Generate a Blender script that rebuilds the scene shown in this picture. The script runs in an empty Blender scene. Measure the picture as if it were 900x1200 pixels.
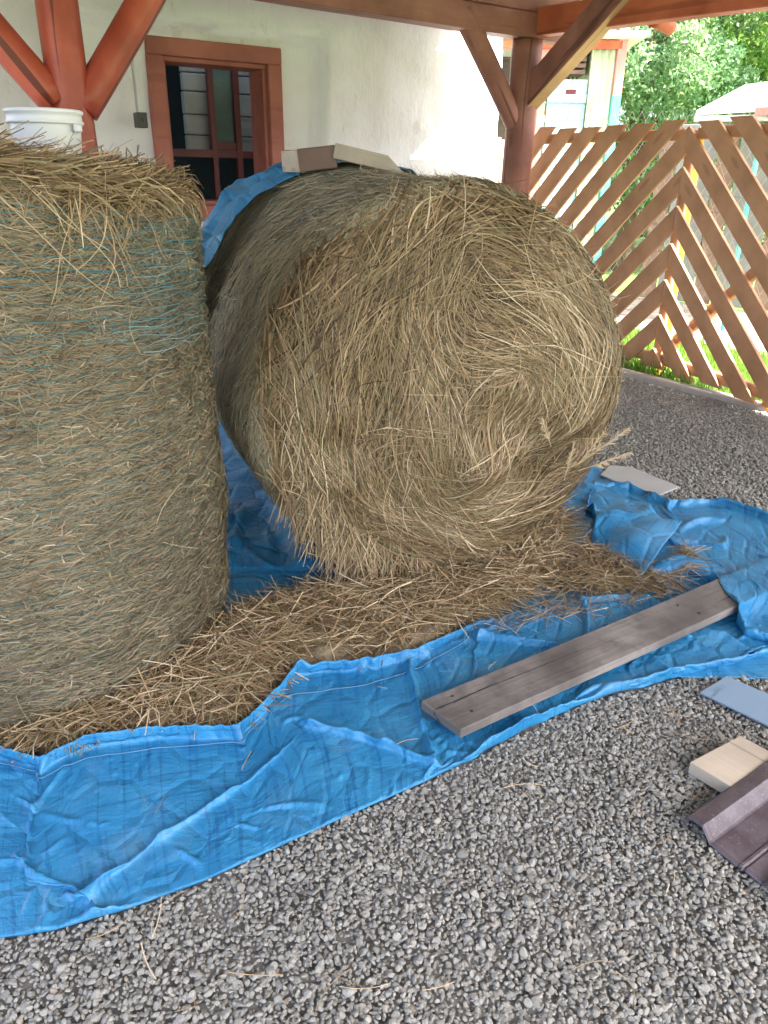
import bpy, bmesh, math, random
import numpy as np
from mathutils import Matrix, Vector
rng = np.random.default_rng(7); random.seed(7)
scn = bpy.context.scene
# ---------------------------------------------------------------- camera
FPX = 880.0; EYE = 1.30
_down = np.array([-31., 1940., 880.]); _down /= np.linalg.norm(_down)
_up = -_down
_Y = np.array([0, 0, 1.]); _Y = _Y - _up * _Y.dot(_up); _Y /= np.linalg.norm(_Y)
_X = np.cross(_Y, _up)
RC = np.stack([_X, _Y, _up]); O = np.array([0, 0, EYE])
cam = bpy.data.cameras.new('camera'); camo = bpy.data.objects.new('camera', cam)
scn.collection.objects.link(camo); scn.camera = camo
cam.sensor_fit = 'VERTICAL'; cam.sensor_height = 36; cam.lens = FPX / 1200 * 36
cam.clip_start = .02; cam.clip_end = 500
r_, u_, b_ = RC @ np.array([1, 0, 0.]), RC @ np.array([0, -1., 0]), RC @ np.array([0, 0, -1.])
camo.matrix_world = Matrix([[r_[i], u_[i], b_[i], O[i]] for i in range(3)] + [[0, 0, 0, 1]])
# ---------------------------------------------------------------- light
SUN_AZ = (0.8, -0.6); SUN_EL = math.radians(55)
w = bpy.data.worlds.new('World'); scn.world = w; w.use_nodes = True
nt = w.node_tree; sky = nt.nodes.new('ShaderNodeTexSky'); sky.sky_type = 'NISHITA'; sky.sun_disc = False
sky.sun_elevation = SUN_EL; sky.sun_rotation = math.atan2(SUN_AZ[0], SUN_AZ[1])
sky.air_density = .8; sky.dust_density = 5.0; sky.ozone_density = 1.0
nt.links.new(sky.outputs[0], nt.nodes['Background'].inputs[0]); nt.nodes['Background'].inputs[1].default_value = .15
sl = bpy.data.lights.new('sun', 'SUN'); sl.energy = 4.8; sl.angle = math.radians(.53); sl.color = (1, .95, .87)
so = bpy.data.objects.new('sun', sl); scn.collection.objects.link(so)
SD = np.array([SUN_AZ[0] * math.cos(SUN_EL), SUN_AZ[1] * math.cos(SUN_EL), math.sin(SUN_EL)])
so.rotation_euler = Vector(SD).to_track_quat('Z', 'Y').to_euler()
scn.view_settings.view_transform = 'Standard'; scn.view_settings.look = 'None'
scn.view_settings.exposure = 2.75; scn.view_settings.gamma = 1.0
scn.cycles.max_bounces = 10; scn.cycles.diffuse_bounces = 6; scn.cycles.transparent_max_bounces = 12
# ---------------------------------------------------------------- helpers
def ray(px, py):
    d = np.array([px - 450., py - 600., FPX]); return RC @ (d / np.linalg.norm(d))
def G(px, py, z=0.):                      # photo pixel -> point at height z
    d = ray(px, py); return O + d * ((z - O[2]) / d[2])
def PL(px, py, P, n):                     # photo pixel -> point on a plane
    d = ray(px, py); n = np.array(n, float); return O + d * ((np.array(P) - O).dot(n) / d.dot(n))
def AT(px, py, dist):
    d = ray(px, py); return O + d * (dist / math.hypot(d[0], d[1]))
def tag(o, label=None, cat=None, group=None, kind=None):
    if label: o['label'] = label
    if cat: o['category'] = cat
    if group: o['group'] = group
    if kind: o['kind'] = kind
    return o
def wm(o):
    m = o.matrix_basis.copy()
    while o.parent: o = o.parent; m = o.matrix_basis @ m
    return m
def link(name, me, mat=None, parent=None, M=None):
    o = bpy.data.objects.new(name, me); scn.collection.objects.link(o)
    M = M or Matrix.Identity(4)
    if parent: o.parent = parent; o.matrix_basis = wm(parent).inverted() @ M
    else: o.matrix_basis = M
    if mat and me: me.materials.append(mat)
    return o
def empty(name, loc, label, cat, group=None):
    o = bpy.data.objects.new(name, None); scn.collection.objects.link(o)
    o.location = loc; o.matrix_basis = Matrix.Translation(Vector(loc)); o.empty_display_size = .1
    return tag(o, label, cat, group)
def npmesh(name, V, F, mat=None, parent=None, attrs=None, smooth=False, M=None):
    """V (n,3); F (m,k) faces; one mesh object"""
    me = bpy.data.meshes.new(name); V = np.ascontiguousarray(V, dtype=np.float32); F = np.ascontiguousarray(F, dtype=np.int32)
    me.vertices.add(len(V)); me.vertices.foreach_set('co', V.ravel())
    k = F.shape[1]; me.loops.add(F.size); me.loops.foreach_set('vertex_index', F.ravel())
    me.polygons.add(len(F)); me.polygons.foreach_set('loop_start', np.arange(0, F.size, k, dtype=np.int32))
    try: me.polygons.foreach_set('loop_total', np.full(len(F), k, dtype=np.int32))
    except Exception: pass
    me.polygons.foreach_set('use_smooth', np.full(len(F), smooth))
    me.update(calc_edges=True)
    for nme, arr in (attrs or {}).items():
        a = me.attributes.new(nme, 'FLOAT', 'POINT'); a.data.foreach_set('value', np.ascontiguousarray(arr, dtype=np.float32))
    me.validate()
    return link(name, me, mat, parent, M)
class NF:                                  # smooth pseudo noise: sum of random sinusoids, any dimension
    def __init__(s, dim, scale, n=14, seed=1):
        r = np.random.default_rng(seed); s.k = r.normal(size=(n, dim)) / scale; s.p = r.uniform(0, 6.28, n); s.a = r.uniform(.5, 1, n); s.a /= np.sqrt((s.a ** 2).sum() / 2)
    def __call__(s, X):
        return (np.sin(np.asarray(X) @ s.k.T * 1.0 + s.p) * s.a).sum(-1)
# ---------------------------------------------------------------- materials
class NT:
    def __init__(s, name):
        s.m = bpy.data.materials.new(name); s.m.use_nodes = True; s.t = s.m.node_tree; s.b = s.t.nodes['Principled BSDF']
    def n(s, ty, ins=None, **kw):
        x = s.t.nodes.new(ty)
        for k, v in kw.items(): setattr(x, k, v)
        for k, v in (ins or {}).items():
            if hasattr(v, 'node'): s.t.links.new(v, x.inputs[k])
            else: x.inputs[k].default_value = v
        return x
    def out(s, k, v):
        if hasattr(v, 'node'): s.t.links.new(v, s.b.inputs[k])
        else: s.b.inputs[k].default_value = v
    def ramp(s, fac, stops):
        x = s.n('ShaderNodeValToRGB', {0: fac}); e = x.color_ramp.elements
        while len(e) < len(stops): e.new(.5)
        for i, (p, c) in enumerate(stops): e[i].position = p; e[i].color = (*c, 1)
        return x.outputs[0]
    def coord(s, scale=(1, 1, 1), kind='Object', rot=(0, 0, 0)):
        c = s.n('ShaderNodeTexCoord'); return s.n('ShaderNodeMapping', {0: c.outputs[kind], 2: rot, 3: scale}).outputs[0]
    def noise(s, vec, scale, detail=4, rough=.55, dist=0):
        return s.n('ShaderNodeTexNoise', {'Vector': vec, 'Scale': scale, 'Detail': detail, 'Roughness': rough, 'Distortion': dist}).outputs[0]
    def mix(s, f, a, b, mode='MIX'):
        x = s.n('ShaderNodeMix', data_type='RGBA', blend_type=mode)
        for i, v in ((0, f), (6, a), (7, b)):
            if hasattr(v, 'node'): s.t.links.new(v, x.inputs[i])
            else: x.inputs[i].default_value = v if i == 0 else (*v, 1)
        return x.outputs[2]
    def math(s, op, a, b=0., c=None):
        x = s.n('ShaderNodeMath', operation=op)
        for i, v in enumerate((a, b, c)):
            if v is None: continue
            if hasattr(v, 'node'): s.t.links.new(v, x.inputs[i])
            else: x.inputs[i].default_value = v
        return x.outputs[0]
    def bump(s, h, st=.3, d=.01, prev=None):
        x = s.n('ShaderNodeBump', {'Height': h, 'Strength': st, 'Distance': d})
        if prev is not None: s.t.links.new(prev, x.inputs['Normal'])
        s.t.links.new(x.outputs[0], s.b.inputs['Normal']); return x.outputs[0]
def wood(name, c1, c2, rough=.6, grain=1.0, crack=.5, dirt=None, spec=.3, bump=.35, knots=True):
    t = NT(name); v = t.coord((1.2, 22 * grain, 22 * grain)); v2 = t.coord((1, 1, 1))
    g = t.noise(v, 1.5, 6, .65, .6); g2 = t.noise(v2, 3.5, 4)
    col = t.mix(g, c1, c2); col = t.mix(t.ramp(g2, [(.35, (0, 0, 0)), (.7, (1, 1, 1))]), col, tuple(x * .72 for x in c1))
    ck = t.ramp(t.noise(t.coord((.55, 16 * grain, 16 * grain)), 1.1, 2, .5, .3), [(.345, (1, 1, 1)), (.375, (0, 0, 0))])
    col = t.mix(t.math('MULTIPLY', ck, crack), col, tuple(x * .22 for x in c1))
    if knots:
        vo = t.n('ShaderNodeTexVoronoi', {'Vector': t.coord((2.1, 8, 8)), 'Scale': 1.0}).outputs[0]
        kn = t.ramp(vo, [(.07, (1, 1, 1)), (.16, (0, 0, 0))]); col = t.mix(t.math('MULTIPLY', kn, .4), col, tuple(x * .35 for x in c1))
    if dirt: col = t.mix(t.ramp(t.noise(v2, 14, 6, .7), [(.52, (0, 0, 0)), (.75, (1, 1, 1))]), col, dirt)
    t.out('Base Color', col); t.out('Roughness', rough); t.out('Specular IOR Level', spec)
    b = t.bump(g, bump, .004); t.bump(ck, -.5 * crack, .004, b)
    return t.m
def hay_mat(name, stops, tr=.12):
    t = NT(name); a = t.n('ShaderNodeAttribute', attribute_name='rnd').outputs['Fac']
    c = t.ramp(a, stops); t.out('Base Color', c); t.out('Roughness', .55); t.out('Specular IOR Level', .35)
    return t.m
M = {}
M['straw'] = hay_mat('straw', [(0, (.055, .035, .017)), (.20, (.130, .088, .043)), (.38, (.270, .180, .092)), (.54, (.195, .172, .082)), (.70, (.38, .255, .138)), (.87, (.46, .35, .20)), (1, (.64, .52, .34))])
M['straw_grey'] = hay_mat('straw_grey', [(0, (.070, .052, .030)), (.25, (.150, .112, .062)), (.5, (.235, .178, .105)), (.72, (.185, .182, .105)), (.9, (.33, .25, .155)), (1, (.48, .39, .26))])
def haybody():
    t = NT('hay_core'); v = t.coord((30, 30, 30)); n = t.noise(v, 1, 5, .7); t.out('Base Color', t.ramp(n, [(.3, (.10, .075, .045)), (.5, (.22, .17, .10)), (.72, (.35, .28, .17))])); t.out('Roughness', .9)
    t.bump(n, .8, .01); return t.m
M['hay_core'] = haybody()
M['straw_hazed'] = hay_mat('straw_hazed', [(0, (.20, .165, .10)), (.25, (.29, .245, .15)), (.5, (.37, .32, .20)), (.72, (.35, .34, .225)), (.9, (.47, .40, .27)), (1, (.58, .50, .36))])  # paler straw for the lying bale's side, lens haze painted into its colour
def netm():
    t = NT('net_thread'); a = t.n('ShaderNodeAttribute', attribute_name='rnd').outputs['Fac']
    t.out('Base Color', t.ramp(a, [(0, (.02, .10, .11)), (.5, (.06, .19, .20)), (1, (.34, .43, .43))])); t.out('Roughness', .4); return t.m
M['net'] = netm()
def plaster():
    t = NT('lime_plaster'); v = t.coord(); n = t.noise(v, 3, 6, .6); n2 = t.noise(v, 30, 5, .6)
    c = t.mix(t.ramp(n, [(.35, (0, 0, 0)), (.7, (1, 1, 1))]), (.81, .815, .815), (.72, .725, .72))
    ck = t.ramp(t.noise(t.coord((5, 5, 1.3)), 1.5, 4, .7), [(.60, (0, 0, 0)), (.66, (1, 1, 1))])
    c = t.mix(t.math('MULTIPLY', ck, .35), c, (.50, .47, .42))
    t.out('Base Color', c); t.out('Roughness', .9); t.out('Specular IOR Level', .15)
    b = t.bump(n2, .35, .006); b = t.bump(n, .7, .03, b); t.bump(t.noise(t.coord((12, 12, 3)), 1, 5, .75), .6, .012, b); return t.m
M['plaster'] = plaster()
M['post_red'] = wood('red_stained_log', (.48, .085, .045), (.66, .16, .09), .38, .8, .9, None, .5, .8)
M['beam_brown'] = wood('brown_stained_beam', (.28, .115, .085), (.42, .20, .15), .55, .8, .6, None)
M['rafter'] = wood('red_orange_rafter', (.52, .13, .06), (.66, .20, .10), .5, .8, .4)
M['roofboard'] = wood('weathered_roof_board', (.27, .22, .18), (.40, .34, .29), .8, .6, .5)
M['fence'] = wood('brown_stained_slat', (.58, .31, .165), (.70, .41, .24), .6, 1.2, .25)
M['pine'] = wood('lit_pine', (.60, .38, .19), (.74, .52, .30), .7, 1.4, .3)
M['orange'] = wood('sunlit_post_wood', (.75, .33, .03), (.85, .42, .06), .6, 1, .1)  # plain post wood tinted orange, painting its sunlit face into the colour
M['frame'] = wood('terracotta_frame', (.38, .135, .10), (.44, .17, .13), .6, .7, .2, None, .25, .2, False)
M['sash'] = wood('red_sash', (.085, .022, .022), (.14, .032, .03), .5, .7, .2, None, .3, .2, False)
M['whiteboard'] = wood('whitewashed_board', (.20, .21, .205), (.27, .28, .27), .8, .4, .3, (.25, .25, .22), .2, .4, False)
M['curtain'] = wood('grey_green_curtain', (.08, .12, .11), (.14, .19, .18), .9, 1, .0, None, .1, .2, False)
M['plank'] = wood('weathered_plank', (.15, .132, .118), (.42, .385, .35), .75, 1.8, .9, (.12, .11, .105), .25, .5)
M['block'] = wood('sawn_block', (.50, .42, .32), (.66, .57, .45), .75, 2.2, .35, None, .25, .3)
M['oldboard'] = wood('brown_old_board', (.20, .13, .10), (.30, .21, .165), .8, 1.5, .5)
M['darkboard'] = wood('dark_shed_board', (.10, .08, .065), (.18, .14, .11), .85, 1, .6)
M['greenboard'] = wood('pale_green_cladding', (.42, .50, .32), (.55, .62, .42), .7, .5, .2, None, .2, .2, False)
M['turqdoor'] = wood('weathered_turquoise_paint', (.24, .50, .50), (.40, .64, .62), .7, .8, .3, (.55, .60, .55), .2, .3, False)
M['picket'] = wood('pale_picket', (.62, .50, .36), (.75, .65, .50), .7, 1, .3)
def plain(name, c, rough=.5, metal=0, spec=.5, nz=0, sc=8, bump=0, bs=40):
    t = NT(name); v = t.coord(); n = t.noise(v, sc, 5, .6)
    t.out('Base Color', t.mix(n, tuple(max(0, x * (1 - nz)) for x in c), tuple(x * (1 + nz) for x in c))); t.out('Roughness', rough); t.out('Metallic', metal); t.out('Specular IOR Level', spec)
    if bump: t.bump(t.noise(v, bs, 4), bump, .003)
    return t.m
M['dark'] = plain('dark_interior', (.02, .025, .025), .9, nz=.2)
M['black'] = plain('black_plastic', (.02, .02, .02), .4)
M['bucket'] = plain('white_plastic', (.78, .80, .79), .35, nz=.03)
M['turq'] = plain('turquoise_paint', (.07, .45, .40), .5, nz=.1)
M['pinkpost'] = plain('faded_red_paint', (.55, .22, .18), .6, nz=.15)
M['whiteroof'] = plain('white_sheet_roof', (.72, .68, .66), .5, nz=.06)
M['wire'] = plain('galvanised_wire', (.45, .47, .46), .4, .7)
M['concrete'] = plain('pale_concrete', (.45, .42, .38), .9, nz=.2, sc=20, bump=.4)
def sheetm(name, c, streak):
    t = NT(name); v = t.coord(); n = t.noise(t.coord((3, 18, 3)), 1.5, 5, .6, .5)
    f = t.ramp(n, [(.60, (0, 0, 0)), (.66, (1, 1, 1))]); c0 = t.mix(t.noise(v, 9, 4), c, tuple(x * 1.25 for x in c))
    t.out('Base Color', t.mix(t.math('MULTIPLY', f, streak), c0, tuple(x * .45 for x in c))); t.out('Roughness', .45); t.out('Specular IOR Level', .4); t.bump(n, .1, .002); return t.m
M['greysheet'] = sheetm('pale_grey_panel', (.40, .42, .41), .12)
M['bluesheet'] = sheetm('blue_grey_panel', (.19, .27, .36), .6)
def tilem():
    t = NT('plum_brown_tile'); n = t.noise(t.coord(), 12, 6, .65); n2 = t.noise(t.coord(), 180, 2)
    c = t.mix(t.ramp(n, [(.4, (0, 0, 0)), (.75, (1, 1, 1))]), (.075, .052, .062), (.16, .135, .145)); c = t.mix(t.ramp(n2, [(.62, (0, 0, 0)), (.72, (1, 1, 1))]), c, (.2, .17, .17))
    t.out('Base Color', c); t.out('Roughness', .42); t.out('Specular IOR Level', .55); t.bump(n2, .15, .001); return t.m
M['tile'] = tilem()
def tarpm():
    t = NT('blue_tarpaulin'); uv = t.n('ShaderNodeUVMap', uv_map='uv').outputs[0]
    def mp(sc, rot=0): return t.n('ShaderNodeMapping', {0: uv, 2: (0, 0, rot), 3: sc}).outputs[0]
    obj = t.coord()
    wv = t.noise(mp((260, 9, 1)), 1, 3, .6); wv2 = t.noise(mp((9, 260, 1)), 1, 3, .6)
    grid = t.math('ADD', wv, wv2)
    cre = t.n('ShaderNodeTexVoronoi', {'Vector': t.n('ShaderNodeMix', {0: .12, 4: mp((11, 8, 1), .4), 5: t.n('ShaderNodeTexNoise', {'Vector': uv, 'Scale': 7., 'Detail': 3.}).outputs[1]}, data_type='VECTOR').outputs[1], 'Scale': 1.}, feature='DISTANCE_TO_EDGE').outputs[0]
    lines = t.ramp(t.noise(mp((90, 3.2, 1)), 1, 2, .6), [(.56, (0, 0, 0)), (.63, (1, 1, 1))])
    lines2 = t.ramp(t.noise(mp((3.6, 95, 1)), 1, 2, .6), [(.57, (0, 0, 0)), (.64, (1, 1, 1))])
    big = t.noise(obj, 5, 6, .65)
    c = t.mix(t.ramp(big, [(.35, (0, 0, 0)), (.7, (1, 1, 1))]), (.018, .19, .40), (.042, .28, .51))
    c = t.mix(t.math('MULTIPLY', t.math('ADD', lines, lines2), .5), c, (.008, .10, .27))
    dust = t.ramp(t.noise(obj, 3.2, 8, .72), [(.52, (0, 0, 0)), (.78, (1, 1, 1))])
    c = t.mix(t.math('MULTIPLY', dust, .5), c, (.22, .42, .56))
    fine = t.ramp(t.noise(obj, 95, 5, .75), [(.58, (0, 0, 0)), (.70, (1, 1, 1))])
    c = t.mix(t.math('MULTIPLY', fine, .28), c, (.14, .42, .66))
    t.out('Base Color', c); t.out('Roughness', t.math('MULTIPLY_ADD', big, .25, .26)); t.out('Specular IOR Level', .5)
    b = t.bump(grid, .45, .0015); b = t.bump(t.ramp(cre, [(0, (0, 0, 0)), (.12, (1, 1, 1))]), .6, .006, b)
    b = t.bump(t.noise(mp((13, 20, 1)), 1, 6, .65, .5), .6, .013, b); t.bump(lines, -.3, .002, b); return t.m
M['tarp'] = tarpm()
M['hem'] = plain('tarp_hem', (.08, .20, .34), .6, nz=.3, sc=60)
def gravm():
    t = NT('gravel_bed'); v = t.coord(); vo = t.n('ShaderNodeTexVoronoi', {'Vector': v, 'Scale': 75.}); 
    c = t.ramp(t.math('MULTIPLY', vo.outputs[0], 1.0), [(0, (.30, .295, .27)), (.55, (.24, .235, .21)), (.9, (.14, .14, .125))])
    r = t.n('ShaderNodeSeparateColor', {0: vo.outputs[1]}).outputs[0]
    c = t.mix(.5, c, t.ramp(r, [(0, (.12, .125, .12)), (1, (.34, .34, .32))]), 'MULTIPLY' if False else 'MIX')
    t.out('Base Color', c); t.out('Roughness', .9); t.bump(vo.outputs[0], -1, .012); return t.m
M['gravelbed'] = gravm()
def stonem():
    t = NT('grey_stone'); r = t.n('ShaderNodeObjectInfo').outputs['Random']
    c = t.ramp(r, [(0, (.16, .16, .145)), (.3, (.25, .248, .222)), (.55, (.31, .305, .272)), (.75, (.365, .357, .318)), (.9, (.43, .42, .37)), (.955, (.15, .17, .18)), (.98, (.40, .34, .25)), (1, (.32, .20, .12))])
    n = t.noise(t.coord((1, 1, 1)), 1.6, 5, .7); c = t.mix(n, c, (.38, .375, .33)); 
    t.out('Base Color', t.mix(.25, c, t.ramp(r, [(0, (.17, .168, .15)), (1, (.32, .31, .275))]))); t.out('Roughness', .8); t.out('Specular IOR Level', .3); t.bump(n, .3, .1); return t.m
M['stone'] = stonem()
def leafm(name, a, b, c3):
    t = NT(name); r = t.n('ShaderNodeAttribute', attribute_name='rnd').outputs['Fac']; c = t.ramp(r, [(0, a), (.6, b), (1, c3)])
    t.out('Base Color', c); t.out('Roughness', .5); tr = t.n('ShaderNodeBsdfTranslucent', {0: c}); mx = t.n('ShaderNodeMixShader', {0: .45})
    t.t.links.new(t.b.outputs[0], mx.inputs[1]); t.t.links.new(tr.outputs[0], mx.inputs[2]); t.t.links.new(mx.outputs[0], t.t.nodes['Material Output'].inputs[0]); return t.m
M['leaf'] = leafm('leaf_green', (.12, .26, .05), (.20, .36, .08), (.38, .48, .12))
M['leaf_blue'] = leafm('leaf_bluegreen', (.11, .22, .10), (.19, .33, .15), (.34, .45, .22))
M['grass'] = leafm('grass_blade', (.08, .20, .02), (.15, .30, .03), (.28, .38, .08))
M['bark'] = wood('bark', (.10, .075, .05), (.18, .14, .10), .9, .6, .5)
def groundm():
    t = NT('turf_and_soil'); n = t.noise(t.coord(), 1.3, 6, .6); t.out('Base Color', t.ramp(n, [(.35, (.06, .12, .02)), (.6, (.10, .17, .035)), (.75, (.22, .19, .11))])); t.out('Roughness', .95); t.bump(t.noise(t.coord(), 30, 4), .6, .02); return t.m
M['turf'] = groundm()
def rubblem():
    t = NT('stony_path'); vo = t.n('ShaderNodeTexVoronoi', {'Vector': t.coord(), 'Scale': 9.}); t.out('Base Color', t.ramp(vo.outputs[0], [(0, (.42, .36, .31)), (.6, (.30, .26, .22)), (1, (.1, .08, .07))])); t.out('Roughness', .9); t.bump(vo.outputs[0], -1, .05); return t.m
M['rubble'] = rubblem()
# ---------------------------------------------------------------- shapes
def box_bm(bm, lo, hi, bev=0, seg=1):
    r = bmesh.ops.create_cube(bm, size=1.0); vs = r['verts']
    c = [(a + b) / 2 for a, b in zip(lo, hi)]; s = [abs(b - a) for a, b in zip(lo, hi)]
    for v in vs: v.co = Vector((c[i] + v.co[i] * s[i] for i in range(3)))
    if bev: bmesh.ops.bevel(bm, geom=list({e for v in vs for e in v.link_edges}), offset=bev, segments=seg, affect='EDGES', clamp_overlap=True)
def bmobj(name, bm, mat, parent=None, Mx=None, smooth=False):
    me = bpy.data.meshes.new(name); bm.normal_update(); bm.to_mesh(me); bm.free()
    if smooth: me.polygons.foreach_set('use_smooth', [True] * len(me.polygons))
    return link(name, me, mat, parent, Mx)
def frame_to(p0, p1, up=(0, 0, 1)):
    p0 = Vector(p0); p1 = Vector(p1); x = (p1 - p0); L = x.length; x.normalize(); z = Vector(up); y = z.cross(x)
    if y.length < 1e-4: y = Vector((0, 1, 0)).cross(x) if abs(x.y) < .9 else Vector((1, 0, 0)).cross(x)
    y.normalize(); z = x.cross(y)
    return Matrix([[x[i], y[i], z[i], p0[i]] for i in range(3)] + [[0, 0, 0, 1]]), L
def beam(name, p0, p1, wd, ht, mat, parent=None, up=(0, 0, 1), bev=.006, wob=.002):
    Mx, L = frame_to(p0, p1, up); bm = bmesh.new(); box_bm(bm, (0, -wd / 2, -ht / 2), (L, wd / 2, ht / 2), bev)
    n = max(1, int(L / .25))
    if L > .5:
        for i in range(1, n):
            bmesh.ops.bisect_plane(bm, geom=bm.verts[:] + bm.edges[:] + bm.faces[:], plane_co=(L * i / n, 0, 0), plane_no=(1, 0, 0))
        nf = NF(1, .35, 6, int(abs(p0[0] * 97 + p0[1] * 31 + p0[2] * 7) * 10) % 999)
        for v in bm.verts: d = wob * float(nf([v.co.x])); v.co.y += d; v.co.z += d * .6
    return bmobj(name, bm, mat, parent, Mx)
def log(name, p0, p1, r0, r1, mat, parent=None, seed=1, seg=24, knob=.02):
    Mx, L = frame_to(p0, p1); n = max(6, int(L / .06)); th = np.linspace(0, 2 * np.pi, seg, endpoint=False); xs = np.linspace(0, L, n)
    nf = NF(3, .5, 10, seed); nf2 = NF(1, .7, 6, seed + 5); nf3 = NF(1, .7, 6, seed + 9)
    T, Xs = np.meshgrid(th, xs); R = r0 + (r1 - r0) * Xs / L
    R = R * (1 + knob * nf(np.stack([np.cos(T) * .8, np.sin(T) * .8, Xs], -1)))
    V = np.stack([Xs, R * np.cos(T) + .006 * nf2(Xs[..., None]), R * np.sin(T) + .006 * nf3(Xs[..., None])], -1).reshape(-1, 3)
    i = np.arange(n - 1)[:, None] * seg; j = np.arange(seg)[None, :]; j2 = (j + 1) % seg
    F = np.stack([i + j, i + j2, i + seg + j2, i + seg + j], -1).reshape(-1, 4)
    V = np.vstack([V, [[0, 0, 0]], [[L, 0, 0]]]); c0 = len(V) - 2; c1 = c0 + 1
    F2 = [[c0, (k + 1) % seg, k, k] for k in range(seg)] + [[c1, (n - 1) * seg + k, (n - 1) * seg + (k + 1) % seg, (n - 1) * seg + (k + 1) % seg] for k in range(seg)]
    me = bpy.data.meshes.new(name); me.from_pydata(V.tolist(), [], F.tolist() + [f[:3] for f in F2]); me.update()
    me.polygons.foreach_set('use_smooth', [True] * len(F) + [False] * len(F2))
    return link(name, me, mat, parent, Mx)
def prism(name, poly, th, mat, parent=None, Mx=None, bev=.002):
    """poly: list of (x,y); extruded th along z"""
    bm = bmesh.new(); vs = [bm.verts.new((x, y, 0)) for x, y in poly]; f = bm.faces.new(vs)
    r = bmesh.ops.extrude_face_region(bm, geom=[f]); bmesh.ops.translate(bm, vec=(0, 0, th), verts=[v for v in r['geom'] if isinstance(v, bmesh.types.BMVert)])
    bmesh.ops.recalc_face_normals(bm, faces=bm.faces)
    if bev: bmesh.ops.bevel(bm, geom=bm.edges[:], offset=bev, segments=1, affect='EDGES', clamp_overlap=True)
    return bmobj(name, bm, mat, parent, Mx)
def ribbons(P, D, S, N, L, W, C, nseg, tip=.35):
    """strands in a parameter space: start P, unit dir D, side S, normal N, length L, width W, C = side bend (fraction of L); returns (n,nseg+1,2,3)"""
    t = np.linspace(-.5, .5, nseg + 1)[None, :, None]
    c = P[:, None] + D[:, None] * L[:, None, None] * t + S[:, None] * (C * L)[:, None, None] * (t ** 2 * 4)
    wd = (W[:, None, None] * .5) * (1 - (1 - tip) * np.clip(t * 2, 0, 1))
    return c, wd
def quads(n, k):
    base = (np.arange(n) * (k + 1) * 2)[:, None, None] + (np.arange(k) * 2)[None, :, None]
    return (base + np.array([0, 1, 3, 2])[None, None, :]).reshape(-1, 4)
# ================================================================= GROUND
TW = np.array([.848, .53]); NW = np.array([.53, -.848]); P0 = np.array([1.03, 6.30])   # wall direction, its normal, right post
def AB(a, b, z): q = P0 + TW * a + NW * b; return np.array([q[0], q[1], z])
def flat(name, poly, z, mat, kind='structure'):
    me = bpy.data.meshes.new(name); me.from_pydata([(p[0], p[1], z) for p in poly], [], [list(range(len(poly)))]); o = link(name, me, mat); o['kind'] = kind; return o
flat('ground', [(-150, -150), (150, -150), (150, 150), (-150, 150)], -.03, M['turf'])
K0 = G(700, 433); K1 = G(900, 484); kd = (K1 - K0); kd /= np.linalg.norm(kd); kn = np.array([-kd[1], kd[0], 0.])
if kn[0] < 0: kn = -kn
KA = K0 - kd * 3.2; KB = K1 + kd * 6
gp = [tuple(KA[:2]), tuple(KB[:2]), (3, -6), (-9, -6), (-9, 4), (-1, 6.2)]
flat('gravel_yard', gp, -.010, M['gravelbed'])
def strip(name, A, B, w0, w1, z0, z1, mat, **k):
    Mx, L = frame_to((A[0], A[1], 0), (B[0], B[1], 0)); s = 1 if Vector((Mx[0][1], Mx[1][1])).dot(Vector(kn[:2])) > 0 else -1
    bm = bmesh.new(); box_bm(bm, (0, s * w0, z0), (L, s * w1, z1), .008); o = bmobj(name, bm, mat, None, Mx); o['kind'] = 'structure'; return o
strip('kerb', KA, KB, .0, .09, -.1, .035, M['concrete'])
pa = KA + kn * 1.5; pb = KB + kn * 1.0
flat('stony_path', [tuple((KA + kn * 1.7)[:2]), tuple((KB + kn * 1.3)[:2]), tuple((KB + kn * 3.4)[:2]), tuple((KA + kn * 3.4)[:2])], -.012, M['rubble'])
# gravel stones: prototypes scattered on a point cloud
protos = bpy.data.collections.new('stone_shapes')
def stone_proto(i):
    bm = bmesh.new(); bmesh.ops.create_icosphere(bm, subdivisions=2, radius=1); r = np.random.default_rng(50 + i)
    planes = r.normal(size=(9, 3)); planes /= np.linalg.norm(planes, axis=1)[:, None]; ds = r.uniform(.5, .88, 9); sc = np.array([1, r.uniform(.55, .95), r.uniform(.35, .75)])
    for v in bm.verts:
        p = np.array(v.co)
        for q, d in zip(planes, ds):
            k = p.dot(q)
            if k > d: p = p - q * (k - d) * .85
        v.co = Vector(p * sc)
    me = bpy.data.meshes.new('stone'); bm.to_mesh(me); bm.free(); me.polygons.foreach_set('use_smooth', [False] * len(me.polygons)); me.materials.append(M['stone']); 
    o = bpy.data.objects.new('stone', me); protos.objects.link(o); return o
for i in range(9): stone_proto(i)
def proj(Pw):
    c = (np.asarray(Pw) - O) @ RC; return 450 + FPX * c[:, 0] / c[:, 2], 600 + FPX * c[:, 1] / c[:, 2], c[:, 2]
def hashgrid(x0, x1, y0, y1, sp, jit, z=0):
    X, Y = np.meshgrid(np.arange(x0, x1, sp), np.arange(y0, y1, sp)); p = np.stack([X.ravel(), Y.ravel()], -1); p += rng.uniform(-jit, jit, p.shape) * sp; return p
pts = []
near = hashgrid(-1.5, 2.2, .45, 2.6, .0077, .55); far = hashgrid(-.2, 3.4, 2.6, 6.2, .0122, .55)
allp = np.vstack([near, far]); p3 = np.column_stack([allp, np.zeros(len(allp))]); px, py, dz = proj(p3)
keep = (px > -200) & (px < 1330) & (py < 1400) & (py > 380) & (dz > 0)
keep &= (allp - KA[:2]) @ kn[:2] < -.005
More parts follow.
